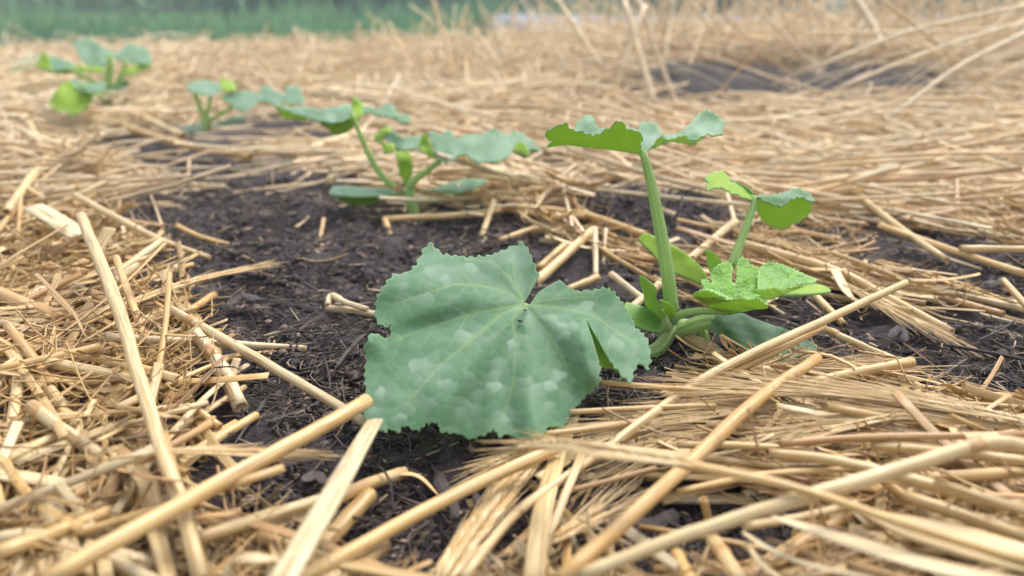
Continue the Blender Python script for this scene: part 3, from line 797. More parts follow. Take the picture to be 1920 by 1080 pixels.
HS = [  # label, points, width, heights, tint, node
 ('thick ribbed golden stalk rising from the bottom left corner to the big leaf', [(80, 1092), (300, 968), (500, 858), (690, 752)], (36, 27), (.040, .040), 'g', None),
 ('long bent stalk running from the left edge under the ribbed diagonal stalk', [(-10, 1038), (187, 967), (262, 928), (383, 837), (480, 779)], (28, 24, 17), (.036, .020, .010), 'g', None),
 ('tall steep pale stalk leaning over the left straw pile, cut end uppermost', [(152, 405), (215, 560), (258, 700), (305, 850), (345, 960), (378, 1090)], (19, 25, 30), (.062, .045, .026), 'c', None),
 ('stalk with flared pale end in the left pile below the steep stalk', [(60, 762), (100, 793), (170, 842), (235, 890)], (26, 24, 27), (.035, .022), 'p', .04),
 ('level slender stalk crossing the steep stalk low in the left pile', [(22, 790), (180, 778), (358, 764)], (20, 17), (.030, .024), 'c', .97),
 ('cut stalk pointing right of the bottom left, round end at its left', [(335, 1022), (480, 975), (600, 938), (760, 885)], (26, 24, 20), (.028, .012), 'c', None),
 ('level pale stalk leaving the left edge near the bottom', [(-10, 1008), (150, 995), (272, 976)], 22, (.028, .024), 'p', None),
 ('thin bent stalk on the soil behind the cut stalk, bottom left', [(340, 880), (370, 940), (410, 1010), (478, 1052)], 12, (.014, .010), 'c', None),
 ('short stub at the left edge below the middle of the pile', [(-10, 868), (88, 862)], 13, .024, 'g', None),
 ('broad pale stump pointing down at the bottom left corner', [(92, 950), (150, 1092)], (44, 52), (.024, .022), 'p', None),
 ('yellow split stalk under the steep stalk beside dark soil', [(310, 735), (393, 822)], 18, (.018, .012), 'o', None),
 ('short stalk end joining the level slender stalk at its tip', [(358, 762), (412, 802)], 17, (.022, .014), 'g', None),
 ('golden stalk sloping right beneath the flared stalk', [(215, 775), (295, 848)], 20, (.020, .012), 'o', None),
 ('short pale stalk between the flared end and left edge', [(78, 712), (128, 775)], 22, (.030, .024), 'c', None),
 ('straight pale stalk sloping across bare soil to the big leaf', [(320, 580), (400, 625), (520, 694), (692, 797)], (16, 19, 20), (.034, .012), 'p', .18),
 ('level pale stalk with split tip crossing behind the steep stalk', [(198, 632), (400, 643), (574, 654)], (17, 15, 13), (.034, .010), 'p', None),
 ('orange stalk half hidden under the level split stalk', [(420, 672), (562, 656)], 13, (.010, .008), 'o', None),
 ('stout pale stalk with dark fibre round its joint at the pile edge', [(366, 622), (400, 667), (428, 715), (452, 765)], (22, 28, 30), (.030, .012), 'p', .35),
 ('stalk rising gently from the left edge at mid height', [(-10, 693), (90, 672), (188, 650)], 16, .036, 'g', None),
 ('stalk sloping right below the gently rising one on the left', [(90, 680), (190, 700), (290, 722)], 22, (.034, .028), 'c', None),
 ('brownish stalk sloping down right near the left edge', [(15, 612), (60, 668), (98, 724)], 18, (.038, .030), 'o', None),
 ('bright pale stalk pointing up right behind the steep stalk', [(196, 540), (250, 500), (306, 454)], (18, 17), (.032, .024), 'p', None),
 ('thinner pale stalk lying just above the bright one', [(205, 520), (302, 452)], 12, (.034, .03), 'p', None),
 ('yellow stalk in the shade at the left edge of the pile', [(-10, 548), (124, 602)], 27, .022, 'o', None),
 ('long thin stalk along the top of the left pile sloping right', [(143, 367), (207, 403), (300, 450), (394, 484)], (13, 14, 11), (.045, .012), 'c', None),
 ('short curled stalk lying on soil at the right of the pile', [(332, 424), (373, 443), (432, 461)], 10, (.016, .008), 'o', None),
 ('crossed stalk pointing up right below the barley ear, left', [(232, 622), (290, 590), (347, 560)], 15, (.026, .016), 'g', None),
 ('dark tipped stalk pointing up right onto bare soil, left', [(328, 602), (402, 552)], 14, (.020, .010), 'o', None),
 ('rounded stalk across the dark gap left of the bottom middle', [(545, 1095), (640, 1043), (873, 917), (1045, 840)], (30, 27, 22), (.022, .022), 'g', None),
 ('slender stalk climbing from the bottom middle past the flat strip', [(867, 1085), (967, 963), (1057, 897), (1180, 812), (1250, 757)], (20, 17, 12), (.026, .018), 'c', .3),
 ('smooth orange stalk climbing right from the bottom to a cut end', [(1045, 1092), (1280, 880), (1420, 750), (1532, 672)], (34, 28, 22), (.038, .030), 'o', None),
 ('thick glossy pale stalk in the right foreground ending in a joint', [(1085, 1080), (1280, 1005), (1500, 935), (1700, 876), (1852, 830), (1945, 842)], (25, 28, 27), (.036, .042, .048, .053, .056, .050), 'c', .86),
 ('thin stalk sloping to the lower right corner from the blurred ear', [(1270, 868), (1480, 912), (1700, 985), (1930, 1056)], (20, 17, 22), (.056, .046), 'g', None),
 ('frayed stalk stub left of the dark hollow, bottom middle', [(630, 935), (690, 908), (750, 888)], (25, 24), (.018, .012), 'o', None),
 ('stub at the bottom edge left of the dark hollow', [(600, 1100), (660, 1065), (724, 1022)], (34, 26), (.020, .014), 'c', None),
 ('shaded stump under the broad pale strip, bottom middle', [(600, 1030), (645, 980), (692, 928)], (36, 34), (.012, .012), 'g', None),
 ('thin level stalk leaving the big leaf to the right', [(1068, 772), (1200, 765), (1342, 760)], 10, .026, 'c', None),
 ('thin stalk just right of the big leaf tip', [(1020, 814), (1110, 803), (1205, 789)], 11, .024, 'g', None),
 ('thin reddish stalk in the dark gap right of the flat strip', [(1050, 924), (1140, 902), (1230, 878)], 11, (.020, .024), 'b', None),
 ('thin straight stalk from the big leaf across the barley ears', [(1125, 717), (1270, 729), (1425, 743)], 10, .030, 'g', None),
 ('long paired stalk leaning right over the front seed leaf', [(1100, 868), (1300, 722), (1400, 668), (1547, 600), (1698, 530)], (20, 19, 17, 14), (.020, .030, .044), 'c', None),
 ('lower stalk of the leaning pair before the front seed leaf', [(1195, 806), (1332, 720), (1440, 666), (1545, 612)], (16, 15, 13), (.018, .030), 'g', None),
 ('golden stalk with cut end right of the orange stalk', [(1370, 778), (1490, 726), (1600, 700), (1711, 679)], (18, 20, 20), (.018, .024), 'g', None),
 ('pale stalk sloping right on soil behind the leaning pair', [(1537, 613), (1610, 646), (1690, 680)], 15, (.016, .010), 'c', .25),
 ('stout stalk flecked with dark fibres lying under the plant stem', [(1268, 622), (1330, 655), (1392, 690)], (24, 26), (.010, .008), 'c', .55),
 ('stalk leaning up right behind the tallest leaf stalk', [(1170, 590), (1297, 483), (1378, 416)], (16, 15), (.006, .026), 'c', None),
 ('thin upright stalk bent off the top of the leaning stalk', [(1378, 418), (1372, 395), (1364, 364)], 8, (.026, .034), 'p', None),
 ('short pale stalk right of the young crinkled leaf', [(1522, 548), (1582, 610)], 15, (.016, .006), 'g', None),
 ('long stalk sloping right above the kinked strap', [(1390, 456), (1567, 508), (1680, 566), (1785, 622)], (18, 17, 15), (.024, .012), 'c', None),
 ('slender stalk crossing the right mulch from the upper middle', [(1596, 356), (1673, 417), (1776, 489)], 13, (.030, .018), 'c', None),
 ('stalk sloping to the right edge above the soil clod', [(1650, 424), (1780, 468), (1930, 516)], 14, (.022, .022), 'g', None),
 ('short stalk below the brown ear at right', [(1773, 560), (1882, 590)], 14, .010, 'b', None),
 ('thin stalk parallel below the long sloping stalk, right', [(1645, 560), (1780, 622)], 13, (.014, .010), 'g', None),
 ('level pale stalk at the right edge above the clod', [(1800, 466), (1930, 468)], 14, .028, 'c', None),
 ('slim stalk lying level before the second plant', [(722, 411), (880, 402), (1080, 376)], (12, 13, 12), (.016, .018), 'g', None),
 ('bent down end of the slim stalk before the second plant', [(722, 411), (736, 458)], 12, (.016, .003), 'o', None),
 ('brown stalk slanting right along the clod ridge', [(950, 388), (1090, 402), (1215, 442)], 14, .022, 'g', None),
 ('stout stub slanting up behind the notch of the big leaf', [(1002, 532), (1052, 486), (1112, 432)], (19, 17), (.012, .024), 'g', None),
 ('upright white stalk behind the big leaf', [(1117, 524), (1116, 428)], 11, (.004, .030), 'p', None),
 ('upright pale sliver beside the white stalk', [(1130, 502), (1136, 430)], 8, (.004, .026), 'p', None),
 ('white stub sloping right towards the tallest leaf stalk', [(1145, 514), (1214, 568)], 14, (.018, .008), 'p', None),
 ('short stub lying left of the white stalk', [(1008, 505), (1062, 458)], 14, (.010, .016), 'g', None),
 ('short bent stub below the white stalk', [(1060, 545), (1122, 520)], 15, (.010, .014), 'o', None),
 ('stub pointing at the second plant from the right', [(935, 452), (1002, 428)], 12, (.010, .014), 'g', None),
 ('short upright stub below the second plant right leaf', [(902, 446), (926, 378)], 12, (.006, .026), 'c', None),
 ('small upright stub alone on bare soil', [(598, 462), (607, 410)], 8, (.002, .020), 'o', None),
 ('pale folded stalk left of the big leaf', [(612, 578), (660, 582), (708, 590)], 13, (.010, .014), 'p', None),
 ('upper half of the pale folded stalk', [(614, 574), (622, 554), (650, 568), (690, 580)], (12, 12, 10), (.012, .018, .016), 'p', None),
 ('blurred stalk slanting down from the left edge, far left', [(-4, 120), (40, 208), (90, 296)], 15, (.055, .032), 'c', None),
 ('lower blurred stalk bent back to the left edge', [(97, 288), (50, 345), (12, 398)], 17, (.034, .028), 'c', None),
 ('long blurred stalk behind the left pile sloping right', [(200, 184), (270, 222), (345, 255)], 14, .030, 'c', None),
 ('second long blurred stalk left of the third plant', [(130, 205), (240, 240), (330, 268), (470, 296)], 14, (.03, .02), 'g', None),
 ('blurred stalk curving level behind the bare soil, left', [(0, 290), (120, 262), (230, 232)], 13, .022, 'c', None),
 ('blurred stalk leaning at the right above the furrow', [(1410, 175), (1520, 205), (1640, 236)], 9, (.03, .02), 'g', None),
 ('blurred stalk crossing the furrow towards the right heap', [(1240, 230), (1420, 205), (1600, 172), (1760, 110)], 9, (.01, .05), 'c', None),
 ('orange stump at the bottom edge right of the middle', [(1268, 1040), (1298, 1100)], (26, 30), (.016, .020), 'o', None),
 ('bound stump pointing down at the bottom, right of the orange stump', [(1338, 1015), (1392, 1100)], (30, 36), (.014, .018), 'c', .3),
 ('tiny split stub in the dark gap below the orange stalk', [(1318, 935), (1330, 982)], 16, (.020, .008), 'o', None),
 ('thin level stalk under the glossy stalk, lower right', [(1395, 988), (1500, 970), (1605, 946)], 16, .026, 'c', None),
 ('thin stalk arching under the sloping stalk, right', [(1270, 922), (1430, 890), (1595, 880)], 12, .028, 'g', None),
 ('rosy level stalk running to the right edge', [(1462, 832), (1630, 820), (1930, 815)], 14, .034, 'b', None),
 ('faded level stalk left of the rosy one', [(1270, 834), (1400, 836), (1525, 846)], 14, .030, 'g', None),
 ('broad pale stalk at the right edge below the rosy one', [(1635, 836), (1780, 848), (1930, 866)], 21, .030, 'c', None),
 ('long pale stalk passing under the joint to the right edge', [(1442, 850), (1560, 862), (1700, 897), (1860, 940), (1930, 957)], (18, 23, 24), (.032, .036), 'c', None),
 ('stalk at the right edge below the joint', [(1725, 897), (1930, 884)], 22, .026, 'g', None),
 ('hair thin stalk standing before the barley ears', [(1403, 765), (1427, 864)], 5, (.055, .034), 'b', None),
 ('sloping stalk below the flat leaf, lower right corner', [(1700, 930), (1930, 1010)], 24, (.030, .030), 'g', None),
]
for q in HS: hero_stalk(*q)

HR = [
 ('flat split strip bending down to the bottom edge, left', [(213, 838), (272, 902), (290, 985), (320, 1095)], (34, 36, 30), (.030, .022), 'c', .16, .2),
 ('broad pale weathered strip at the left edge near the bottom', [(-10, 886), (110, 905), (232, 934)], (38, 34), (.030, .022), 'p', .22, .1),
 ('wide pale strip rising from the bottom to the big leaf', [(522, 1098), (600, 965), (702, 788)], (58, 48, 34), (.052, .036), 'p', .2, .15),
 ('folded strip stub at the bottom edge, left of middle', [(430, 1095), (441, 1050), (480, 1045), (517, 1052), (512, 1095)], (34, 30, 34), (.030, .044, .034), 'p', .15, 0),
 ('flat shaded strip under the round cut stalk', [(488, 995), (645, 936)], 34, (.018, .012), 'c', .12, 0),
 ('thin leaf curling over in the bottom left corner', [(43, 1000), (60, 927), (87, 887), (133, 863), (190, 856)], (7, 9, 7), (.03, .05, .044), 'o', .2, .5),
 ('thin leaf looping down from the ear, lower left', [(187, 864), (175, 890), (162, 925), (158, 952)], (7, 7, 5), (.044, .026), 'b', .3, .3),
 ('wide pale leaf at the top of the left pile', [(62, 388), (105, 412), (150, 442)], (36, 42), (.046, .034), 'p', .2, .1),
 ('short broad leaf standing behind the bright stalk', [(182, 470), (206, 428)], (28, 32), (.03, .044), 'c', .2, .1),
 ('thin wavy leaf draped at the left of the steep stalk', [(67, 513), (133, 580), (167, 637), (210, 640)], (9, 8, 5), (.046, .036), 'b', .25, .8),
 ('pale leaf strip at the edge of the pile by dark soil', [(445, 672), (436, 700), (426, 745)], (16, 17, 10), (.026, .012), 'p', .2, .2),
 ('wide flat strip standing down in front of the hollow', [(1000, 1092), (1017, 960), (1047, 853), (1088, 752)], (44, 40, 34, 18), (.024, .024, .006), 'c', .14, .15),
 ('very broad blurred leaf sweeping out of the lower right corner', [(1448, 968), (1580, 1010), (1720, 1052), (1930, 1100)], (14, 50, 66, 60), (.034, .050), 'p', .1, .2),
 ('wide blurred leaf fold above the lower right corner', [(1605, 955), (1700, 985), (1800, 1012), (1930, 1048)], (20, 70, 84, 70), (.030, .036), 'c', .12, -.3),
 ('curved narrow leaf at the bottom right of middle', [(1393, 998), (1440, 1028), (1510, 1056), (1640, 1085)], (10, 20, 18), (.030, .036), 'p', .2, .4),
 ('lower curved leaf beside the bound stump', [(1400, 1016), (1425, 1055), (1470, 1090)], (9, 17, 17), (.028, .034), 'p', .2, .4),
 ('kinked strap right of the young crinkled leaf', [(1565, 506), (1590, 550), (1622, 578)], (20, 22, 16), (.026, .010), 'c', .25, .2),
 ('folded dry leaf on the front seed leaf', [(1352, 628), (1366, 655), (1392, 676)], (14, 18, 12), (.030, .016), 'o', .2, .3),
 ('second flap of the folded dry leaf', [(1352, 627), (1385, 646), (1417, 664)], (10, 15, 9), (.031, .022), 'g', .2, .3),
 ('dark frayed leaf end beside the hollow, bottom middle', [(740, 886), (785, 893), (822, 928)], (20, 12, 4), (.014, .008), 'o', .2, .4),
 ('curled dry leaf above the furrow, right', [(1385, 300), (1400, 280), (1440, 276), (1452, 300), (1425, 318)], (9, 11, 8), (.03, .04, .03), 'p', .25, .5),
 ('upright broad leaf in the right mulch', [(1548, 252), (1565, 305)], (16, 12), (.05, .03), 'c', .2, .2),
 ('brown flat leaf at the base of the barley ears', [(1280, 838), (1390, 832), (1465, 845), (1560, 832)], (10, 20, 8), (.028, .03), 'o', .2, .5),
]
for q in HR: hero_ribbon(*q)

HE = [  # label, points, width, z, awn, hue, stem
 ('blurred barley ear lying just below the big leaf tip', [(1300, 872), (1220, 862), (1130, 848), (1050, 838), (985, 838)], 40, (.056, .060, .044), .035, 1, .0, .08, .3),
 ('wide barley ear in the dark hollow, bottom middle', [(830, 1092), (907, 980), (992, 872)], 50, (.012, .010), .03, 2, .0, .10),
 ('dark ear end poking under the blurred ear', [(1035, 838), (980, 850), (918, 874)], 26, (.016, .010), .02, 2, .0, .12),
 ('frayed ear in the dark gap below the flat strip', [(1022, 1022), (1070, 996), (1122, 964)], 32, (.014, .016), .03, 2, .0, .2),
 ('uppermost barley ear stretched level in the right foreground', [(1925, 792), (1820, 772), (1700, 755), (1580, 742), (1462, 738)], 25, (.034, .030), .07, 0, .0, .10),
 ('middle barley ear below the uppermost, right foreground', [(1925, 806), (1820, 794), (1690, 784), (1560, 806)], 26, (.030, .026), .06, 1, .0, .10),
 ('barley ear lying under the golden cut stalk', [(1240, 742), (1330, 716), (1420, 700), (1520, 694), (1590, 698)], 22, (.012, .012), .06, 1, .0, .12),
 ('barley ear pointing left below the thin straight stalk', [(1530, 768), (1430, 768), (1330, 780), (1220, 800)], 26, (.024, .020), .06, 1, .0, .14),
 ('barley ear fanned left under the orange stalk', [(1480, 792), (1390, 800), (1300, 815), (1225, 850)], 26, (.018, .016), .05, 2, .0, .18),
 ('brown barley ear pointing right above the soil, right', [(1640, 492), (1763, 527), (1895, 571)], 24, (.016, .010), .03, 3, .0, .06),
 ('hairy barley ear reaching over bare soil from the left pile', [(150, 612), (235, 575), (350, 533), (467, 505)], 21, (.032, .026, .020), .035, 2, .25, .05),
 ('slim ear lying level across the steep stalk, lower left', [(190, 862), (250, 855), (330, 849), (420, 850), (505, 851)], 20, (.044, .032), .03, 2, .3, .05),
 ('slim ear among the sloping stalks behind the young leaf', [(1385, 440), (1470, 462), (1560, 500)], 18, (.022, .016), .05, 2, .0, .08),
 ('slim pale ear below the kinked strap', [(1560, 520), (1640, 566), (1720, 606)], 16, (.018, .012), .05, 1, .0, .08),
 ('flattened ear at the right edge under the rosy stalk', [(1925, 842), (1820, 838), (1700, 826)], 22, .022, .06, 2, .0, .1),
 ('pale ear below the uppermost pair by the right edge', [(1925, 775), (1850, 762), (1760, 742), (1690, 705)], 16, (.018, .012), .05, 1, .0, .1),
]
for q in HE: hero_ear(*q)

# ------------------------------------------------------------------ straw: the mulch itself
def zone_angle(x, y, n):
    """direction of lie in the bed, by place"""
    a = RNG.random(n) * np.pi
    right_mid = (x > .12) & (y > .42) & (y < .95)
    a = np.where(right_mid, -math.radians(38) + RNG.normal(0, .33, n), a)
    right_far = (x > .12 + .1 * y) & (y >= .95)
    a = np.where(right_far, -math.radians(5) + RNG.normal(0, .24, n), a)
    right_near = (x > .06) & (y <= .42)
    a = np.where(right_near, -math.radians(4) + RNG.normal(0, .36, n), a)
    flip = RNG.random(n) < .12
    return np.where(flip, RNG.random(n) * np.pi, a)

def heap(x, y):
    h = 0.008 + .0 * x
    h = h + bump(x, y, -.22, .40, .13, .2, .014)
    h = h + bump(x, y, .30, .28, .15, .08, .010)
    h = h + .028 * sstep(.5, 1.6, y)
    h = h + .045 * sstep(1.9, 2.8, y) * sstep(-.5, 1.0, x)
    h = h + .07 * np.exp(-((y - 2.0) / .3) ** 2) * sstep(.85, 1.6, x)
    return h

def gen(n, y0, y1, p_soil, lmin, lmax, rmin, rmax, m=5, kink=.10, power=1.0, xw=.72, xo=.10):
    k = n * 2
    y = y0 + (y1 - y0) * RNG.random(k) ** power
    x = (RNG.random(k) - .5) * 2 * (xw * y + xo)
    ok = ~soil_mask(x, y) | (RNG.random(k) < p_soil)
    ok &= y < 4.1 + 2.2 * sstep(-.6, 1.2, x) + .5 * vnoise(x * 2, y * 0, 71)
    ok &= (fbm(x * 9 / np.clip(y, .3, 3), y * 9 / np.clip(y, .3, 3), 2, 31) > -.42 + .2 * RNG.random(k))
    i = np.flatnonzero(ok)[:n]; x, y = x[i], y[i]; n = len(x)
    L = lmin + (lmax - lmin) * RNG.random(n) ** 1.1
    a = zone_angle(x, y, n)
    H = heap(x, y)
    lvl = RNG.random(n)
    z = ground_base(x, y) + .004 + H * lvl
    el = RNG.normal(0, .05 + .08 * lvl + .07 * sstep(1.2, 2.5, y), n)
    t = np.linspace(-.5, .5, m)[None]
    bend = RNG.normal(0, .10, n)[:, None]
    kk = (RNG.random(n) < kink)[:, None] * RNG.normal(0, .9, (n, 1)) * (t > RNG.uniform(-.3, .3, (n, 1)))
    ang = a[:, None] + bend * t * 2 + kk
    ds = L[:, None] / (m - 1)
    px = np.cumsum(np.cos(ang) * ds, 1); py = np.cumsum(np.sin(ang) * ds, 1)
    px += (x - px.mean(1))[:, None]; py += (y - py.mean(1))[:, None]
    pz = z[:, None] + L[:, None] * t * np.sin(el)[:, None] + L[:, None] * RNG.normal(0, .03, (n, 1)) * (t * t * 4)
    g = ground_base(px, py) + .003
    pz = np.maximum(pz, g)
    lx, ly, _ = to_px(np.stack([px, py, pz], -1).reshape(-1, 3))
    onleaf = inside([(672, 600), (800, 450), (1000, 445), (1230, 560), (1230, 700), (1090, 800), (1020, 850), (690, 850)], lx, ly).reshape(px.shape).any(1)
    hit = soil_mask(px, py).mean(1) > np.where(y < .75, .12, .3)
    keep = (~hit | (RNG.random(n) < p_soil)) & ~onleaf
    px, py, pz = px[keep], py[keep], pz[keep]; n = len(px)
    R = (rmin + (rmax - rmin) * RNG.random(n))
    return np.stack([px, py, pz], -1), R

def tints(n, lo=.05, hi=.95):
    h = np.clip(RNG.beta(1.9, 1.8, n) * (hi - lo) + lo, 0, 1)
    return np.stack([h, .72 + .34 * RNG.random(n), RNG.random(n)], -1)

def stuff_tubes(name, label, P, R, sides, flat, tint, mat, cat='straw', taper=None):
    n, m, _ = P.shape
    RR = R[:, None] * (np.ones((1, m)) if taper is None else taper[None])
    V, F, UV = batch_tubes(P, RR, sides, flat, RNG.random(n) * 3.1)
    me = mesh_from(name, V, F, mat, UV, np.repeat(tint, m * sides, 0))
    return tag(link(name, me), label, cat, None, 'stuff')

COLS = ['at the left edge', 'left of the bare soil', 'left of the big leaf', 'below the big leaf', 'near the plant stem', 'right of the big plant', 'near the right edge', 'at the right edge']
ROWS = ['far behind', 'behind the plants', 'level with the second plant', 'beside the big leaf', 'in front', 'at the bottom of the picture']
def describe(p, hue, noun):
    """look, lie and place of one straw as the picture shows it"""
    x, y, d = to_px(p)
    mx, my = float(np.clip(x.mean(), 0, 1919)), float(np.clip(y.mean(), 0, 1079))
    size = float(np.hypot(x[-1] - x[0], y[-1] - y[0]))
    sl = math.degrees(math.atan2(-(y[-1] - y[0]), x[-1] - x[0])) % 180
    dev = np.abs((x - x[0]) * (y[-1] - y[0]) - (y - y[0]) * (x[-1] - x[0])).max() / max(size, 1)
    colour = 'pale' if hue < .28 else 'light' if hue < .4 else 'golden' if hue < .55 else 'orange' if hue < .7 else 'brown'
    length = 'stubby' if size < 90 else 'short' if size < 170 else 'medium' if size < 280 else 'long'
    form = 'kinked' if dev > .14 * size else 'bowed' if dev > .05 * size else 'straight'
    lie = 'level' if sl < 12 or sl > 168 else 'rising right' if sl < 50 else 'steep right' if sl < 85 else 'upright' if sl < 95 else 'steep left' if sl < 130 else 'falling right'
    col = COLS[min(7, int(mx / 240))]
    row = ROWS[0 if my < 150 else 1 if my < 300 else 2 if my < 450 else 3 if my < 700 else 4 if my < 920 else 5]
    return f'{length} {form} {colour} {noun}, {lie}, {col}, {row}'.replace('level with the second plant', 'beside the second plant').replace('at the bottom of the picture', 'lowest row')

def scatter(P, R, flat_rng, limit, name, table, cat, stuff_name, stuff_label, sides, hollow):
    """the largest in the picture become objects, the rest one mass"""
    x, y, d = to_px(P.reshape(-1, 3)); x = x.reshape(P.shape[:2]); y = y.reshape(P.shape[:2]); d = d.reshape(P.shape[:2])
    vis = ((x > 0) & (x < 1920) & (y > 0) & (y < 1080) & (d > .05)).mean(1)
    L = np.hypot(x[:, -1] - x[:, 0], y[:, -1] - y[:, 0])
    area = vis * L * R / d.mean(1) * (0.3 + P[:, :, 2].mean(1) * 12)
    order = np.argsort(-area)
    T = tints(len(P))
    fl = flat_rng[0] + (flat_rng[1] - flat_rng[0]) * RNG.random(len(P))
    m = P.shape[1]
    for i in order[:limit]:
        lab, grp = describe(P[i], T[i][0], table[0]), table[1]
        o = one_tube(name, catmull(P[i], m * 2), np.full(m * 2, R[i]), sides, fl[i], random.uniform(-.5, .5) if hollow else random.uniform(-.6, .6), tint=tuple(T[i]), hollow=hollow)
        tag(o, lab, cat, grp)
    r = order[limit:]
    stuff_tubes(stuff_name, stuff_label, P[r], R[r], 8, fl[r], T[r], M['straw'], cat)

P1, R1 = gen(1400, .20, .80, .012, .07, .27, .0011, .0029, 6, .12, 1.25)
scatter(P1, R1, (.35, .95), 300 - len(HS), 'straw_stalk', ('straw stalk', 'straw stalks in the mulch'), 'straw', 'straw_mulch_near', 'matted dry straw stalks buried in the near mulch', 10, True)
P2, R2 = gen(1100, .20, .85, .02, .04, .19, .0010, .0028, 7, .35, 1.2)
P2[:, :, 2] += .006 * RNG.random((len(P2), 1)) + .008 * (np.linspace(-1, 1, 7)[None] ** 2) * RNG.random((len(P2), 1))
scatter(P2, R2, (.10, .22), 200, 'straw_leaf', ('straw leaf', 'straw leaves in the mulch'), 'straw leaf', 'straw_leaves_near', 'matted dry straw leaves and sheaths in the near mulch', 8, False)
# fine curling shreds
P3, R3 = gen(4200, .20, .95, .03, .012, .09, .00022, .0007, 7, .6, 1.2)
P3[:, :, 2] += .010 * RNG.random((len(P3), 1)) + .012 * (np.linspace(-1, 1, 7)[None] ** 2) * RNG.random((len(P3), 1))
stuff_tubes('straw_shreds', 'fine curling shreds of straw over the near mulch', P3, R3, 4, np.full(len(P3), .35), tints(len(P3), .2, 1), M['straw'])
# mid and far mulch
P4, R4 = gen(4900, .78, 2.0, .14, .06, .46, .0013, .0029, 5, .12, 1.0, .78, .1)
stuff_tubes('straw_mulch_middle', 'blurred straw mulch lying behind the plants', P4, R4, 6, .5 + .5 * RNG.random(len(P4)), tints(len(P4)) * np.array([.85, 1.16, 1]), M['straw_far'])
P5, R5 = gen(6500, 1.9, 6.2, .05, .10, .60, .0016, .0034, 5, .12, 1.15, .8, .2)
stuff_tubes('straw_mulch_far', 'pale blurred straw covering the far end of the bed', P5, R5, 5, .5 + .5 * RNG.random(len(P5)), tints(len(P5), .1, .9) * np.array([.8, 1.22, 1]), M['straw_far'])
# loose sheaves: stalks that were dropped together and lie together
def sheaves(nc, per, y0, y1, tilt):
    y = y0 + (y1 - y0) * RNG.random(nc) ** 1.3; x = (RNG.random(nc) - .5) * 1.5 * (y + .1)
    ok = ~soil_mask(x, y) & (y < 4.0 + 2 * sstep(-.6, 1.2, x)); x, y = x[ok], y[ok]; nc = len(x)
    a = zone_angle(x, y, nc); e = RNG.normal(.04, tilt, nc)
    hb = ground_base(x, y) + heap(x, y) * RNG.uniform(.5, 1.1, nc); h = RNG.normal(.45, .14, nc)
    k = np.repeat(np.arange(nc), per); n = len(k)
    sp = (.02 + .05 * RNG.random(nc))[k] * (.5 + .4 * y[k])
    aa = a[k] + RNG.normal(0, .13, n); ee = e[k] + RNG.normal(0, .07, n)
    L = RNG.uniform(.10, .42, n)
    c = np.stack([x[k] + RNG.normal(0, 1, n) * sp, y[k] + RNG.normal(0, 1, n) * sp, hb[k] + np.abs(RNG.normal(0, 1, n)) * sp * .25], -1)
    t = np.linspace(-.5, .5, 5)[None, :, None]
    d = np.stack([np.cos(aa) * np.cos(ee), np.sin(aa) * np.cos(ee), np.sin(ee)], -1)[:, None]
    P = c[:, None] + d * L[:, None, None] * t
    P[:, :, 2] += (L * RNG.normal(0, .06, n))[:, None] * (1 - 4 * t[..., 0] ** 2)
    P[:, :, 2] = np.maximum(P[:, :, 2], ground_base(P[:, :, 0], P[:, :, 1]) + .004)
    hit = soil_mask(P[:, :, 0], P[:, :, 1]).mean(1) > .5
    T = np.stack([np.clip(h[k] + RNG.normal(0, .13, n), 0, 1), RNG.uniform(.82, 1.25, n), RNG.random(n)], -1)
    return P[~hit], T[~hit]
P7, T7 = sheaves(330, 16, .85, 5.0, .10)
stuff_tubes('straw_sheaves', 'loose blurred bundles of long straw lying in the mulch behind', P7, RNG.uniform(.0013, .0030, len(P7)), 6, RNG.uniform(.4, 1, len(P7)), T7, M['straw_far'])
# stubble and stalks standing up out of the far straw
n = 1000
y = 1.8 + 2.2 * RNG.random(n); x = (RNG.random(n) - .34) * 1.5 * y
hh = (.07 + .24 * RNG.random(n) ** 1.3) * (.35 + .8 * sstep(-1.0, .9, x))
a = RNG.random(n) * 6.283; ln = np.abs(RNG.normal(0, .9, n))
t = np.linspace(0, 1, 4)[None]
P6 = np.stack([x[:, None] + t * (hh * ln * np.cos(a))[:, None], y[:, None] + t * (hh * ln * np.sin(a))[:, None], (ground_base(x, y) + heap(x, y) * .5)[:, None] + t * hh[:, None]], -1)
stuff_tubes('standing_straw', 'blurred straw stalks sticking up against the green background', P6, .0016 + .0020 * RNG.random(n), 5, np.full(n, .8), tints(n, .1, .8) * np.array([.8, 1.2, 1]), M['straw_far'])

# thin arching stalks tangled on the right-hand heap
n = 520
y = 1.35 + 1.5 * RNG.random(n); x = y * (.18 + .52 * RNG.random(n) ** .8)
a = np.where(RNG.random(n) < .7, RNG.normal(0, .5, n), np.pi + RNG.normal(0, .5, n)); el = np.abs(RNG.normal(.22, .28, n)); L = RNG.uniform(.12, .50, n)
t = np.linspace(0, 1, 7)[None]
ee = el[:, None] - t * RNG.uniform(.0, .8, (n, 1)); aa = a[:, None] + t * RNG.normal(0, .3, (n, 1))
st = L[:, None] / 6
P8 = np.stack([x[:, None] + np.cumsum(np.cos(aa) * np.cos(ee) * st, 1), y[:, None] + np.cumsum(np.sin(aa) * np.cos(ee) * st, 1), (ground_base(x, y) + heap(x, y) * .8)[:, None] + np.cumsum(np.sin(ee) * st, 1)], -1)
P8 = P8[soil_mask(P8[:, :, 0], P8[:, :, 1]).mean(1) < .4]
stuff_tubes('tangled_straw', 'blurred thin straw tangled over the heap at the far right', P8, RNG.uniform(.0007, .0018, len(P8)), 5, np.full(len(P8), .7), tints(len(P8), .1, .8) * np.array([.8, 1.15, 1]), M['straw_far'])

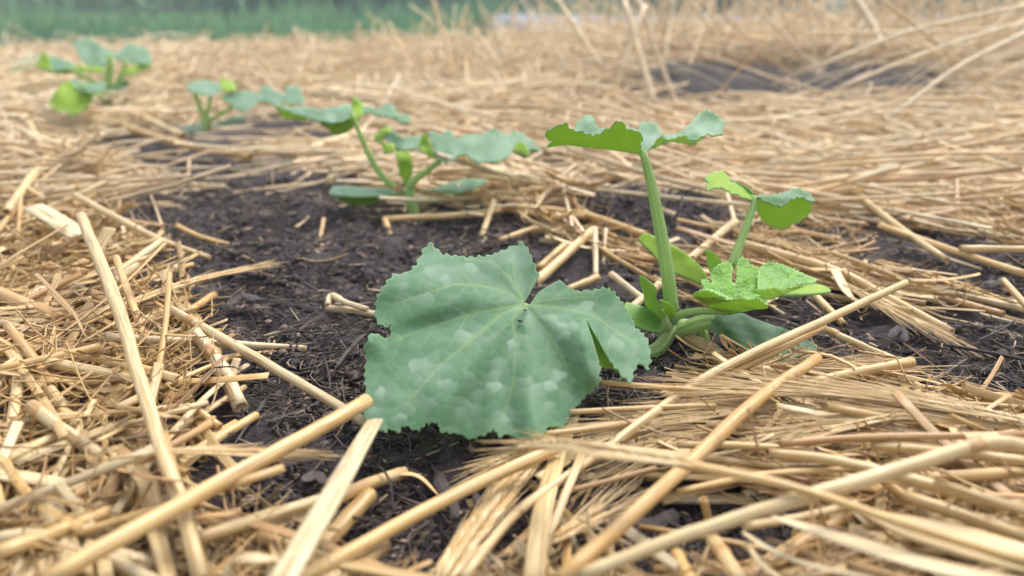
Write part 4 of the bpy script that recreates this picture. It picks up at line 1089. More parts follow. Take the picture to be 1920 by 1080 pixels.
# a few blurred stalks of the far right heap, one by one
FH = [
 ('blurred stalk rising steeply at the top, right of the middle', [(1230, 200), (1205, 120), (1170, 0)], 12, 1.35),
 ('blurred leaning stalk at the top above the tallest leaf', [(1290, 250), (1240, 120), (1195, -10)], 9, 1.5),
 ('blurred stalk slanting left at the top middle', [(1130, 130), (1085, 60), (1040, -10)], 11, 1.6),
 ('blurred stalk pointing up right over the plastic row', [(1520, 130), (1700, 60), (1925, 10)], 9, 1.25),
 ('blurred stalk crossing the top right corner', [(1560, 170), (1760, 90), (1925, 40)], 9, 1.2),
 ('blurred stalk slanting down at the top right', [(1640, -10), (1720, 50), (1800, 120)], 9, 1.3),
 ('blurred level stalk below the plastic row at right', [(1480, 62), (1700, 60), (1925, 52)], 6, 1.4),
 ('blurred stalk leaning right near the right edge', [(1660, 230), (1790, 130), (1925, 60)], 11, 1.1),
 ('blurred short stalk standing left of the furrow', [(1150, 180), (1190, 60), (1210, 10)], 10, 1.5),
 ('blurred thick straw bundle at the top right of middle', [(1655, 90), (1632, 40), (1600, -10)], 16, 1.5),
]
for lab, pts, w, Y in FH:
    pts = np.array(pts, float)
    P = catmull(at_y(pts[:, 0], pts[:, 1], np.full(len(pts), Y) + np.linspace(0, .1, len(pts))), 8)
    o = one_tube('straw_stalk', P, w / 2 * dist_of(P) / FPX, 8, .8, 0, mat=M['straw_far'], tint=tint_of('c'), hollow=True)
    tag(o, lab, 'straw', 'straw stalks that can be told apart')

# ------------------------------------------------------------------ bark chips and twigs on the soil
def chip(label, pts, w, z, hue, name='bark_chip', flat=.35, jag=.35):
    P = path3(pts, z)
    k = 9
    P = catmull(P, k)
    R = w / 2 * dist_of(P) / FPX * (1 + jag * np.array([random.uniform(-1, .6) for _ in range(k)]))
    R[0] *= .4; R[-1] *= .35
    o = one_tube(name, P + np.array([[random.uniform(-1, 1) for _ in range(3)] for _ in range(k)]) * R.mean() * (.1 if name == 'twig' else .35), R, 7 if name == 'twig' else 5, flat if name == 'twig' else flat * .55, random.uniform(-.5, .5), mat=M['bark'], tint=(hue * .62, random.uniform(.8, 1.1), random.random()), hollow=False)
    o.data.polygons.foreach_set('use_smooth', np.full(len(o.data.polygons), name == 'twig'))
    tag(o, label, 'twig' if name == 'twig' else 'bark chip', 'twigs on the soil' if name == 'twig' else 'bark chips on the soil')
chip('curled dark bark chip in the middle of the bare soil', [(428, 572), (452, 556), (500, 560)], 22, .014, .35)
chip('flat dark chip right of the curled bark chip', [(500, 562), (560, 572), (606, 580)], 9, .010, .2)
chip('dark reddish twig pointing at the left lobe of the big leaf', [(628, 692), (650, 662), (684, 626)], 9, .010, .75, 'twig', .8, .15)
chip('thin dark twig below the reddish twig', [(608, 668), (616, 700), (620, 735)], 5, .010, .2, 'twig', .8, .15)
chip('grey sliver on the soil beside the big leaf left edge', [(500, 790), (560, 770), (600, 752)], 9, .010, .9)
chip('grey slanting sliver below the left straw pile edge', [(440, 830), (470, 790), (500, 745)], 7, .010, .6)
chip('long dark twig on the soil at the right edge', [(1768, 646), (1850, 660), (1930, 676)], 8, .014, .3, 'twig', .9, .12)
chip('grey wood sliver on the soil at right', [(1752, 712), (1782, 692), (1812, 672)], 10, .014, 1.0)
chip('broken brown chip near the golden cut stalk', [(1668, 632), (1690, 612), (1700, 640)], 16, .014, .5)
chip('black chip standing behind the pale sloping stalk', [(1560, 560), (1600, 590)], 14, .006, .1)
chip('thick clod chip at the right edge', [(1840, 535), (1900, 528)], 28, .018, .45, 'bark_chip', .6)
chip('dark upright twig behind the tallest leaf stalk', [(1255, 420), (1275, 392), (1280, 366)], 7, (.03, .05), .2, 'twig', .8, .1)
chip('weathered wood block in the dark hollow, bottom middle', [(818, 880), (838, 920), (862, 968)], 26, .004, .85)
chip('second wood block right of the first in the hollow', [(852, 872), (880, 910), (912, 962)], 20, .002, .7)
chip('pale grey flake left of the wide pale strip', [(565, 905), (590, 890), (620, 905)], 26, .008, 1.0, 'bark_chip', .2)
chip('dark flake under the front edge of the big leaf', [(756, 862), (790, 850), (822, 838)], 18, .006, .3)
chip('curved twig hanging by the frayed stub', [(706, 870), (730, 900), (738, 965)], 5, (.02, .01), .5, 'twig', .9, .1)
chip('thin curved twig at the left of the hollow', [(640, 968), (690, 975), (745, 992)], 6, .014, .3, 'twig', .9, .1)
chip('flat grey chip in the right dark gap', [(1190, 980), (1240, 975), (1275, 962)], 26, .006, .9, 'bark_chip', .25)
chip('dark chip behind the right lobe of the big leaf', [(1140, 742), (1170, 738), (1200, 745)], 16, .008, .2)
chip('curved root thread lying below the plant stem', [(1318, 690), (1316, 668), (1330, 652)], 6, .006, 1.0, 'twig', .9, .1)
chip('black fibre hooked on the stout pale stalk', [(372, 705), (400, 690), (440, 688), (452, 694)], 3.5, (.02, .034, .03), .1, 'twig', .9, .1)
chip('dark twig at the right below the brown ear', [(1830, 640), (1870, 622), (1905, 600)], 5, .012, .2, 'twig', .9, .1)
chip('dark broken chip on the right soil', [(1700, 610), (1730, 616), (1752, 628)], 13, .012, .25)
# ------------------------------------------------------------------ squash plants: blades traced as curved sheets
def resample(poly, step, teeth=0.0, wave=20.0, seed=0, smooth_segs=()):
    """closed outline -> dense closed outline with saw teeth along it"""
    rr = random.Random(seed)
    P = np.asarray(poly, float); n = len(P)
    area = 0.5 * np.sum(P[:, 0] * np.roll(P[:, 1], -1) - np.roll(P[:, 0], -1) * P[:, 1])
    sgn = 1 if area > 0 else -1
    out, s, nxt, amp = [], 0.0, rr.uniform(.6, 1.3) * wave, rr.uniform(.5, 1.2)
    start = 0.0
    for i in range(n):
        a, b = P[i], P[(i + 1) % n]
        p_, q_ = P[i - 1], P[(i + 2) % n]
        L = np.hypot(*(b - a)); k = max(1, int(round(L / step)))
        nrm = np.array([b[1] - a[1], -(b[0] - a[0])]) / max(L, 1e-6) * sgn
        for j in range(k):
            u = j / k
            c = 0.5 * (2 * a + (b - p_) * u + (2 * p_ - 5 * a + 4 * b - q_) * u * u + (3 * a - p_ - 3 * b + q_) * u ** 3)
            c = c * .6 + (a + (b - a) * u) * .4
            t = teeth
            if i in smooth_segs: t = 0
            if t:
                while s > start + nxt:
                    start += nxt; nxt = rr.uniform(.6, 1.35) * wave; amp = rr.uniform(.45, 1.25)
                f = (s - start) / nxt
                c = c + nrm * t * amp * (min(f / .7, (1 - f) / .3) - .45)
            out.append(c); s += L / k
    return np.array(out)

def seg_dist(px, py, a, b):
    ax, ay = a; bx, by = b
    dx, dy = bx - ax, by - ay
    t = np.clip(((px - ax) * dx + (py - ay) * dy) / (dx * dx + dy * dy + 1e-9), 0, 1)
    return np.hypot(px - ax - t * dx, py - ay - t * dy), t

def vein_field(px, py, veins, sec=0, smin=1.5):
    """veins: list of (polyline, width px); sec: number of side veins each side"""
    f = np.zeros(len(px))
    for poly, w in veins:
        m = len(poly) - 1
        for i in range(m):
            d, t = seg_dist(px, py, poly[i], poly[i + 1])
            ww = w * (1 - .65 * (i + t) / m)
            f = np.maximum(f, np.exp(-(d / ww) ** 2))
        if sec:
            pl = catmull(np.array(poly, float), sec * 3 + 1)
            tot = np.hypot(*(pl[-1] - pl[0]))
            for j in range(1, sec + 1):
                k = j * 3 - 1
                tdir = pl[min(k + 1, len(pl) - 1)] - pl[k - 1]; tdir = tdir / (np.hypot(*tdir) + 1e-9)
                for sg in (-1, 1):
                    ang = sg * .75
                    dv = np.array([tdir[0] * math.cos(ang) - tdir[1] * math.sin(ang), tdir[0] * math.sin(ang) + tdir[1] * math.cos(ang)])
                    e = pl[k] + dv * tot * .27 * (1.1 - .6 * j / sec)
                    d, t = seg_dist(px, py, pl[k], e)
                    f = np.maximum(f, .62 * np.exp(-(d / max(w * .5, smin)) ** 2) * (1 - .6 * t))
    return f

def polyfit_depth(ctrl):
    c = np.array(ctrl, float)
    x, y, Y = c[:, 0] / 100, c[:, 1] / 100, c[:, 2]
    if len(c) == 1: return lambda px, py: np.full(len(px), Y[0])
    if len(c) < 3: 
        d = np.array([x[1] - x[0], y[1] - y[0]]); d2 = d @ d
        return lambda px, py: Y[0] + (Y[1] - Y[0]) * (((px / 100 - x[0]) * d[0] + (py / 100 - y[0]) * d[1]) / d2)
    if len(c) < 6: B = lambda a, b: np.stack([np.ones_like(a), a, b], -1)
    else: B = lambda a, b: np.stack([np.ones_like(a), a, b, a * a, a * b, b * b], -1)
    co = np.linalg.lstsq(B(x, y), Y, rcond=None)[0]
    return lambda px, py: B(px / 100, py / 100) @ co

class Sheet:
    """collects patches of one blade; every patch is a grid of points carried by rays to its own distance"""
    def __init__(s): s.V, s.F, s.A, s.UV = [], [], [], []; s.n = 0
    def patch(s, poly, ctrl, side='top', teeth=0, wave=20, step=5, veins=(), sec=0, ruffle=.002, rscale=.03, blobs=(), seed=0, delta=None, smooth_segs=(), pucker=0.0, edge_w=5.0, solver=None, silver=0.0, cell=0, dome_h=0.0):
        out = resample(poly, step, teeth, wave, seed, smooth_segs)
        x0, y0 = out.min(0); x1, y1 = out.max(0)
        gx, gy = np.meshgrid(np.arange(x0, x1, step), np.arange(y0, y1, step * .87))
        gx = gx + (np.arange(gx.shape[0]) % 2)[:, None] * step * .5
        gx, gy = gx.ravel(), gy.ravel()
        ok = inside([tuple(p) for p in out], gx, gy)
        gx, gy = gx[ok], gy[ok]
        dmin = np.min(np.hypot(gx[:, None] - out[None, :, 0], gy[:, None] - out[None, :, 1]), 1) if len(gx) else np.array([])
        ok = dmin > step * .5
        pts = np.vstack([out, np.stack([gx[ok], gy[ok]], -1)])
        nb = len(out)
        res = delaunay_2d_cdt([Vector((float(a), float(b))) for a, b in pts], [], [list(range(nb))], 1, 1e-4)
        pv = np.array([[v[0], v[1]] for v in res[0]]); fc = [list(f) for f in res[2]]
        px, py = pv[:, 0], pv[:, 1]
        Y = solver(px, py) if solver else polyfit_depth(ctrl)(px, py)
        Y = Y + ruffle * 2 * fbm(px * rscale, py * rscale, 2, seed + 3)
        vf = vein_field(px, py, veins, sec) if veins else np.zeros(len(px))
        if pucker: Y = Y + pucker * (-1.2 * fbm(px * .05, py * .05, 2, seed + 9))
        if delta is not None: Y = Y + delta(px, py)
        P = at_y(px, py, Y)
        ed = np.min(np.hypot(px[:, None] - out[None, :, 0], py[:, None] - out[None, :, 1]), 1)
        edge = np.exp(-(ed / edge_w) ** 2)
        sv = np.full(len(px), silver) * np.clip(.5 + 1.6 * fbm(px * .05, py * .05, 3, seed + 5), 0, 1)
        if cell:        # pale patches fill whole areoles between the small veins
            rc = np.random.default_rng(seed + 50)
            cx, cy = np.meshgrid(np.arange(x0, x1, cell), np.arange(y0, y1, cell * .72))
            cx = cx.ravel() + rc.uniform(-.45, .45, cx.size) * cell; cy = cy.ravel() + rc.uniform(-.33, .33, cy.size) * cell
            cv = np.zeros(len(cx))
            for bx, by, br in blobs:
                cv = np.maximum(cv, 1 - sstep(.45, 1.5, np.hypot(cx - bx, (cy - by) * 1.2) / br))
            cv = np.clip(cv * rc.uniform(.10, .85, len(cx)) + .34 * rc.random(len(cx)) ** 2 + silver * rc.uniform(.3, .9, len(cx)), 0, 1)
            ga = rc.normal(-1.57, .8, len(cx))
            wx, wy = px + 7 * vnoise(px * .09, py * .09, 3), py + 6 * vnoise(px * .09, py * .09, 4)
            dd = np.hypot(wx[:, None] - cx[None], (wy[:, None] - cy[None]) * 1.25)
            o2 = np.argpartition(dd, 2, axis=1)[:, :3]
            dk = np.take_along_axis(dd, o2, 1); wk = np.exp(-(dk - dk.min(1, keepdims=True)) / 1.0)
            gr = ((wx[:, None] - cx[o2]) * np.cos(ga[o2]) + (wy[:, None] - cy[o2]) * np.sin(ga[o2])) / (.55 * cell)
            sv = (wk * cv[o2] * np.clip(.80 + .42 * gr, .1, 1.15)).sum(1) / wk.sum(1)
            dome = 1 - np.clip(np.sort(dk, 1)[:, 0] / np.maximum(np.sort(dk, 1)[:, 1], 1e-3), 0, 1) ** 2
            P = P - (P - C0) / np.linalg.norm(P - C0, axis=1, keepdims=True) * (dome * dome_h)[:, None]
            net = np.clip(1 - (np.sort(dk, 1)[:, 1] - np.sort(dk, 1)[:, 0]) / (.16 * cell), 0, 1)
            sv = np.maximum(sv, net * (.30 + .25 * vnoise(px * .02, py * .02, 8)))
        # face winding: upper side looks to the lens for 'top', away for 'under'
        F = []
        for f in fc:
            a, b, c = P[f[0]], P[f[1]], P[f[2]]
            nn = np.cross(b - a, c - a)
            facing = np.dot(nn, C0 - a) > 0
            F.append([i + s.n for i in (f if facing == (side == 'top') else f[::-1])])
        s.V.append(P); s.F += F
        s.A.append(np.stack([vf, sv, edge], -1)); s.UV.append(np.stack([px, py], -1) / 100.0)
        s.n += len(P)
        return s
    def build(s, name, parent, top='leaf_top', thick=.0006, origin=None):
        V = np.vstack(s.V); o0 = V.mean(0)
        me = mesh_from(name, V - o0, s.F, None, np.vstack(s.UV), np.vstack(s.A), 'leaf', mats=[M[top], M['leaf_under']])
        o = link(name, me, tuple(o0 - np.array(parent.location)), parent)
        md = o.modifiers.new('thickness', 'SOLIDIFY'); md.thickness = thick; md.offset = -1; md.material_offset = 1; md.material_offset_rim = 0
        return o

def stalk(name, pts, w, Ys, parent, mat='petiole', ridges=7, k=18, hairs=0):
    """ridged leaf stalk through photo points at distances Ys"""
    pts = np.array(pts, float)
    Ys = np.interp(np.linspace(0, 1, len(pts)), np.linspace(0, 1, len(Ys)), Ys)
    P = catmull(at_y(pts[:, 0], pts[:, 1], Ys), k)
    w = np.interp(np.linspace(0, 1, k), np.linspace(0, 1, len(w)), w)
    R = w / 2 * dist_of(P) / FPX
    sides = ridges * 4
    V, F, UV = batch_tubes(P[None], R[None], sides)
    th = np.linspace(0, 2 * np.pi, sides, endpoint=False)
    rid = 1 + .075 * np.cos(th * ridges)
    V = V.reshape(k, sides, 3); V = P[:, None] + (V - P[:, None]) * rid[None, :, None]
    V = V.reshape(-1, 3)
    Fl = [list(f) for f in F] + [list(range(sides))[::-1], list(range((k - 1) * sides, k * sides))]
    o0 = P[0]
    pl = np.array(parent.location)
    base = np.array(parent.matrix_world.translation) if parent.parent is None else pl + np.array(parent.parent.location)
    me = mesh_from(name, V - o0, Fl, M[mat], UV)
    if hairs:
        rg = np.random.default_rng(hairs)
        ii = rg.integers(0, k - 1, hairs); jj = rg.integers(0, sides, hairs); f = rg.random((hairs, 1))
        G = V.reshape(k, sides, 3)
        root = G[ii, jj] * (1 - f) + G[ii + 1, jj] * f
        ax = P[ii] * (1 - f) + P[ii + 1] * f
        d = root - ax; d /= np.linalg.norm(d, axis=1, keepdims=True); d += rg.normal(0, .25, d.shape)
        ln = rg.uniform(.0007, .0017, (hairs, 1))
        HP = np.stack([root - d * .0002, root + d * ln * .5, root + d * ln], 1)
        hv, hf, hu = batch_tubes(HP, np.tile(np.array([.00010, .00007, .00002]), (hairs, 1)), 3)
        hm = mesh_from('stalk_hairs', hv - o0, hf, M['hair'], hu)
        tag(link('stalk_hairs', hm, tuple(o0 - base), parent), None, None, None, 'stuff')
    return link(name, me, tuple(o0 - base), parent)

def plant(label, base_px, z):
    b = at_z(*base_px, z)
    e = bpy.data.objects.new('squash_plant', None); COL.objects.link(e)
    e.location = b
    bpy.context.view_layer.update()
    return tag(e, label, 'squash plant', 'young squash plants in a row'), b

# ---- the big plant in front
PL, pb = plant('largest squash plant in front, big mottled grey green leaf over dark soil', (1322, 640), .004)
Z1 = lambda pts: [(660 + x / 2.7, 440 + y / 2.7) for x, y in pts]
Z4 = lambda pts: [(1180 + x / 3.858, 420 + y / 3.858) for x, y in pts]
Z2 = lambda pts: [(1000 + x / 2.0, 180 + y / 2.0) for x, y in pts]

big = Z1([(865, 355), (905, 285), (930, 240), (945, 210), (932, 170), (915, 130), (895, 80), (872, 45), (850, 44), (770, 76), (690, 105), (600, 113),
          (520, 105), (460, 98), (430, 70), (405, 45), (375, 55), (345, 110), (310, 168), (260, 196), (215, 200), (185, 225), (150, 275), (122, 330),
          (118, 425), (165, 470), (195, 455), (190, 520), (150, 515), (100, 497), (65, 560), (70, 640), (62, 710), (70, 800), (62, 920), (100, 962), (160, 998), (200, 985), (235, 1005),
          (262, 968), (335, 992), (372, 960), (432, 952), (450, 1000), (540, 1008), (600, 1035), (685, 1005), (716, 985), (742, 1022), (800, 1010), (830, 1032), (960, 1022),
          (1000, 970), (1070, 977), (1130, 880), (1200, 800), (1255, 752), (1252, 650), (1228, 560), (1188, 432),
          (1240, 520), (1312, 650), (1410, 750), (1428, 690), (1455, 652), (1500, 682), (1512, 600), (1490, 520), (1432, 465), (1415, 420), (1372, 350),
          (1335, 300), (1290, 268), (1225, 278), (1150, 285), (1095, 265), (1053, 230), (1000, 255), (945, 290), (905, 345), (885, 362)])
def leaf_surface(px, py):
    """distance at which each ray meets the arched blade"""
    d = ray(px, py)
    Y = np.full(len(px), .38)
    for _ in range(40):
        X = d[:, 0] / d[:, 1] * Y
        u = Y - .386
        zs = .058 + .40 * u - 1.6 * u * u * (u < 0) - .6 * u * u * (u > 0) - .9 * (X + .005) ** 2 - .10 * np.maximum(X - .03, 0)
        Yn = (zs - CAM_H) / (d[:, 2] / d[:, 1])
        Y = Y + .35 * (Yn - Y)
    return Y
def leaf_folds(px, py):
    dl = np.zeros(len(px))
    # valley from the left notch towards the stalk
    d, t = seg_dist(px, py, (728, 634), (930, 575)); dl += .007 * np.exp(-(d / 22) ** 2) * (1 - t)
    # raised left corner of the front lobe and the roll along it
    d, t = seg_dist(px, py, (690, 632), (860, 640)); dl -= .007 * np.exp(-(d / 26) ** 2) * (1 - .8 * t)
    # ridge of the front lobe by the right sinus
    d, t = seg_dist(px, py, (1100, 608), (1122, 700)); dl -= .012 * np.exp(-(d / 42) ** 2) / (1 + np.exp((px - 1118) / 7)) / (1 + np.exp((596 - py) / 9))
    # back edge turned up
    dl += .010 * np.exp(-((py - 462) / 26) ** 2) * (px < 1000)
    # soft waves between the main veins
    ang = np.arctan2(py - 570, px - 985)
    r = np.hypot(px - 985, py - 570)
    dl += .0055 * np.sin(ang * 7 + .5) * np.clip(r / 240, 0, 1) + .0025 * np.sin(ang * 17 + r * .02) * np.clip((r - 120) / 180, 0, 1)
    # main veins sunk
    return dl
V0 = (983, 570)
bv = [([V0, (940, 590), (880, 640), (820, 690), (760, 760)], 3.2), ([V0, (955, 520), (925, 490), (870, 486)], 2.6), ([V0, (955, 548), (900, 535), (850, 533), (740, 570)], 2.8),
      ([V0, (960, 600), (968, 640), (962, 720), (940, 800)], 2.8), ([V0, (1000, 590), (1040, 640), (1080, 720)], 2.4), ([V0, (1040, 575), (1110, 590), (1200, 650)], 2.8),
      ([V0, (1040, 560), (1120, 555)], 2.2), ([V0, (900, 585), (800, 615), (735, 640)], 2.4), ([V0, (965, 520), (960, 480)], 2.2)]
blobs = [(660 + x / 2.7, 440 + y / 2.7, r / 2.7) for x, y, r in [(600, 550, 62), (560, 480, 30), (830, 590, 60), (870, 545, 45), (640, 770, 70), (735, 760, 62), (460, 770, 45), (350, 680, 55), (240, 830, 38), (580, 885, 44),
         (380, 840, 40), (270, 910, 45), (510, 935, 26), (760, 910, 60), (900, 940, 30), (930, 805, 45), (990, 870, 26), (1085, 870, 30), (1010, 760, 34), (1035, 690, 45), (430, 655, 40), (590, 690, 38),
         (860, 745, 34), (440, 905, 26), (120, 800, 32), (95, 890, 26), (700, 480, 50), (950, 450, 70), (1350, 570, 34), (1260, 430, 30), (430, 215, 70), (520, 190, 60), (780, 95, 38), (760, 255, 45),
         (300, 300, 55), (650, 180, 60), (400, 335, 40), (1060, 480, 55), (1170, 380, 40), (820, 370, 45), (250, 250, 40), (700, 640, 30), (1400, 470, 30)]]
sh = Sheet()
sh.patch(big, None, 'top', teeth=6.5, wave=17, step=3, veins=bv, sec=4, ruffle=.0008, rscale=.012, blobs=blobs, cell=25.0, dome_h=.00016, seed=2, delta=leaf_folds, pucker=0, edge_w=3.0, solver=leaf_surface, smooth_segs=(0, 1, 57, 58, 59, 60, 75, 76, 77, 78))
def strip_depth(px, py): return leaf_surface(px, py) + .004
sh.patch([(1099, 600), (1110, 614), (1122, 636), (1147, 682), (1184, 720), (1177, 712), (1166, 703), (1150, 694), (1136, 690), (1126, 690), (1116, 660), (1106, 630)], None, 'under', teeth=2, step=4, ruffle=.0006, seed=4, solver=strip_depth)
big_leaf = sh.build('leaf', PL)
big_leaf['label'] = 'big mottled grey green leaf with silver patches'
P0Y = float(leaf_surface(np.array([983.]), np.array([572.]))[0]) + .001
stalk('petiole', [(1262, 612), (1240, 648), (1212, 664), (1140, 668), (1050, 620), (983, 573)], (24, 27, 24, 18, 15, 12), (.462, .455, .445, .425, .405, P0Y), big_leaf, 'stem')
# dark specks of soil on the blade
for sx, sy, sr in ((985, 582, 3.5), (975, 602, 5.5)):
    yy = float(leaf_surface(np.array([sx]), np.array([sy]))[0]) - .0016
    c = at_y(sx, sy, yy); r = sr / FPX * yy
    q = one_tube('soil_speck', np.array([c - [r, 0, 0], c - [r * .3, 0, -.0002], c + [r * .4, .0002, 0], c + [r, 0, 0]]), np.array([.3, 1, .9, .3]) * r * .8, 6, .6, 0, M['bark'], (.1, 1, .5), hollow=False, loc=c)
    q.parent = big_leaf; q.location = Vector(c) - Vector(PL.location) - Vector(big_leaf.location)

# tallest leaf, seen from just above its edge: a trough
YT = .47
sh = Sheet()
sh.patch(Z2([(40, 148), (62, 124), (96, 110), (120, 98), (142, 124), (176, 132), (226, 146), (252, 138), (290, 112), (330, 92), (348, 120), (388, 130), (410, 150), (402, 185), (412, 208), (386, 212), (300, 201), (200, 189), (120, 181), (50, 190), (72, 166)]),
         [(1020, 262, YT - .012), (1170, 226, YT - .030), (1200, 286, YT), (1050, 272, YT - .006)], 'under', teeth=5.44, wave=18.75, step=2.5, seed=11, ruffle=.002, smooth_segs=(14, 15, 16, 17, 18, 19), veins=[(Z2([(400, 205), (300, 160), (150, 150), (60, 150)]), 1.6), (Z2([(400, 205), (350, 150), (325, 105)]), 1.5)], sec=3)
sh.patch(Z2([(60, 176), (100, 130), (150, 132), (165, 97), (203, 70), (226, 80), (234, 112), (262, 122), (300, 120), (345, 110), (385, 128), (404, 100), (456, 99), (482, 140), (476, 180), (442, 196), (414, 208), (300, 198), (150, 182)]),
         [(1030, 268, YT - .004), (1100, 216, YT + .035), (1215, 232, YT + .035), (1207, 284, YT + .001)], 'top', teeth=4.08, wave=17.5, step=2.5, seed=12, ruffle=.003, silver=.7, smooth_segs=(15, 16, 17, 18))
sh.patch(Z2([(474, 178), (482, 150), (540, 140), (590, 100), (620, 66), (650, 53), (690, 70), (716, 100), (704, 146), (650, 146), (600, 168), (560, 150), (510, 166)]),
         [(1240, 262, YT + .005), (1325, 208, YT + .035), (1350, 250, YT + .004)], 'top', teeth=4.08, wave=16.25, step=2.5, seed=13, ruffle=.003, silver=.85, veins=[(Z2([(478, 172), (580, 140), (690, 90)]), 1.6)], sec=3)
sh.patch(Z2([(440, 196), (478, 150), (512, 166), (560, 148), (600, 170), (645, 148), (602, 186), (560, 178), (500, 170), (470, 186)]),
         [(1220, 278, YT), (1300, 262, YT - .004)], 'under', teeth=2.72, wave=15, step=2.5, seed=14, ruffle=.001)
tl = sh.build('leaf', PL)
stalk('petiole', Z2([(520, 800), (503, 660), (472, 480), (440, 320), (410, 208)]), (25, 24, 22, 19, 14), (.462, YT), tl, ridges=6, hairs=900)

# leaf to the right of it
YR = .50
sh = Sheet()
sh.patch(Z2([(640, 310), (670, 290), (710, 283), (740, 322), (790, 345), (828, 370), (826, 396), (790, 384), (740, 366), (700, 346), (645, 356), (652, 332)]),
         [(1320, 335, YR - .02), (1355, 322, YR + .01), (1412, 376, YR)], 'under', teeth=4.08, wave=16.25, step=2.5, seed=21, ruffle=.002, smooth_segs=(5, 6))
sh.patch(Z2([(690, 300), (712, 286), (742, 316), (800, 342), (832, 372), (800, 366), (750, 350), (715, 325)]),
         [(1350, 330, YR + .012), (1415, 366, YR + .002)], 'top', teeth=2.72, wave=15, step=2.5, seed=22, ruffle=.002, silver=.6)
sh.patch(Z2([(832, 384), (852, 378), (930, 396), (970, 372), (1010, 366), (1046, 384), (1044, 410), (1034, 442), (1010, 462), (970, 481), (940, 497), (900, 492), (868, 472), (842, 440)]),
         [(1416, 370, YR), (1520, 380, YR + .014), (1465, 425, YR + .022)], 'under', teeth=4.76, wave=16.25, step=2.5, seed=23, ruffle=.002, smooth_segs=(0, 13), veins=[(Z2([(835, 385), (930, 430), (1030, 420)]), 1.4), (Z2([(835, 385), (900, 450), (940, 490)]), 1.4)], sec=3)
sh.patch(Z2([(836, 376), (900, 370), (950, 358), (990, 344), (1046, 372), (1050, 398), (1000, 380), (966, 390), (930, 415), (880, 400)]),
         [(1416, 370, YR - .001), (1495, 352, YR + .006), (1465, 386, YR - .012), (1524, 378, YR - .004)], 'top', teeth=4.08, wave=15, step=2.5, seed=24, ruffle=.002, silver=.75)
rl = sh.build('leaf', PL)
stalk('petiole', Z2([(740, 640), (772, 560), (806, 470), (836, 378)]), (17, 16, 14, 11), (.475, YR), rl, ridges=6, hairs=500)

# young crinkled leaf
YY = .438
sh = Sheet()
sh.patch(Z4([(520, 405), (565, 402), (602, 432), (588, 380), (600, 330), (650, 290), (700, 268), (742, 288), (748, 330), (738, 400), (755, 432), (768, 425), (778, 330), (788, 250), (828, 240), (858, 258), (872, 290), (940, 320), (925, 400), (935, 480), (940, 540), (840, 560), (700, 560), (560, 520), (540, 470)]),
         [(1315, 525, YY + .012), (1370, 490, YY + .030), (1400, 485, YY + .034), (1385, 560, YY - .002), (1420, 560, YY)], 'top', teeth=4.08, wave=8, step=2, seed=31, cell=9.0, dome_h=.0009, ruffle=.0016, rscale=.05, smooth_segs=(8, 9, 10, 11, 18, 19, 20, 21, 22), veins=[(Z4([(700, 620), (670, 480), (640, 330)]), 2.1), (Z4([(720, 620), (800, 450), (830, 280)]), 2.1), (Z4([(700, 620), (600, 480)]), 2.1), (Z4([(720, 620), (870, 480), (920, 350)]), 2.1)], sec=4, pucker=.0007, edge_w=2.5)
sh.patch(Z4([(460, 508), (500, 488), (560, 478), (620, 500), (700, 532), (740, 548), (800, 532), (860, 545), (930, 540), (1005, 592), (988, 606), (900, 616), (800, 636), (720, 652), (640, 626), (560, 582), (490, 542)]),
         [(1300, 552, YY - .016), (1365, 587, YY), (1440, 575, YY - .014), (1370, 562, YY - .030)], 'under', teeth=3.74, wave=8, step=2, seed=32, cell=9.0, dome_h=.0004, ruffle=.0016, rscale=.05, smooth_segs=(10, 11, 12, 13, 14, 15), veins=[(Z4([(700, 640), (600, 560), (490, 515)]), 2.1), (Z4([(720, 640), (860, 590), (990, 595)]), 2.1), (Z4([(710, 640), (730, 560)]), 2.1)], sec=3, edge_w=2.5)
sh.patch(Z4([(478, 506), (520, 476), (580, 470), (640, 490), (690, 515), (740, 540), (700, 545), (620, 535), (550, 520)]),
         [(1310, 548, YY - .012), (1370, 560, YY - .022), (1345, 545, YY - .006)], 'top', teeth=4.25, wave=7, step=2, seed=35, cell=9.0, dome_h=.0009, ruffle=.0016, rscale=.05, silver=.3, edge_w=2.5)
sh.patch(Z4([(850, 545), (880, 520), (940, 510), (990, 545), (1003, 588), (960, 580), (900, 560)]),
         [(1405, 560, YY - .012), (1438, 572, YY - .012), (1425, 552, YY - .004)], 'top', teeth=3.74, wave=7, step=2, seed=36, cell=9.0, dome_h=.0009, ruffle=.0016, rscale=.05, silver=.3, edge_w=2.5)
sh.patch(Z4([(925, 400), (942, 322), (1010, 275), (1100, 290), (1200, 330), (1280, 370), (1362, 402), (1320, 432), (1250, 432), (1150, 470), (1050, 520), (1000, 545), (940, 540)]),
         [(1425, 560, YY), (1445, 492, YY + .030), (1530, 524, YY + .022), (1450, 556, YY - .008)], 'top', teeth=4.08, wave=8, step=2, seed=33, cell=9.0, dome_h=.0009, ruffle=.0016, rscale=.05, silver=.9, smooth_segs=(11, 12), veins=[(Z4([(930, 545), (1080, 420), (1330, 405)]), 2.1)], sec=4, pucker=.0006, edge_w=2.5)
sh.patch(Z4([(905, 480), (960, 474), (1040, 458), (1100, 476), (1150, 458), (1250, 440), (1300, 428), (1210, 468), (1110, 510), (1010, 546), (950, 522)]),
         [(1415, 545, YY - .010), (1500, 530, YY + .006), (1445, 562, YY - .004)], 'under', teeth=3.74, wave=8, step=2, seed=34, cell=9.0, dome_h=.0004, ruffle=.0016, rscale=.05, smooth_segs=(7, 8, 9, 10), edge_w=2.5)
yl = sh.build('leaf', PL, 'young_top')
yl['label'] = 'young bright green crinkled leaf'
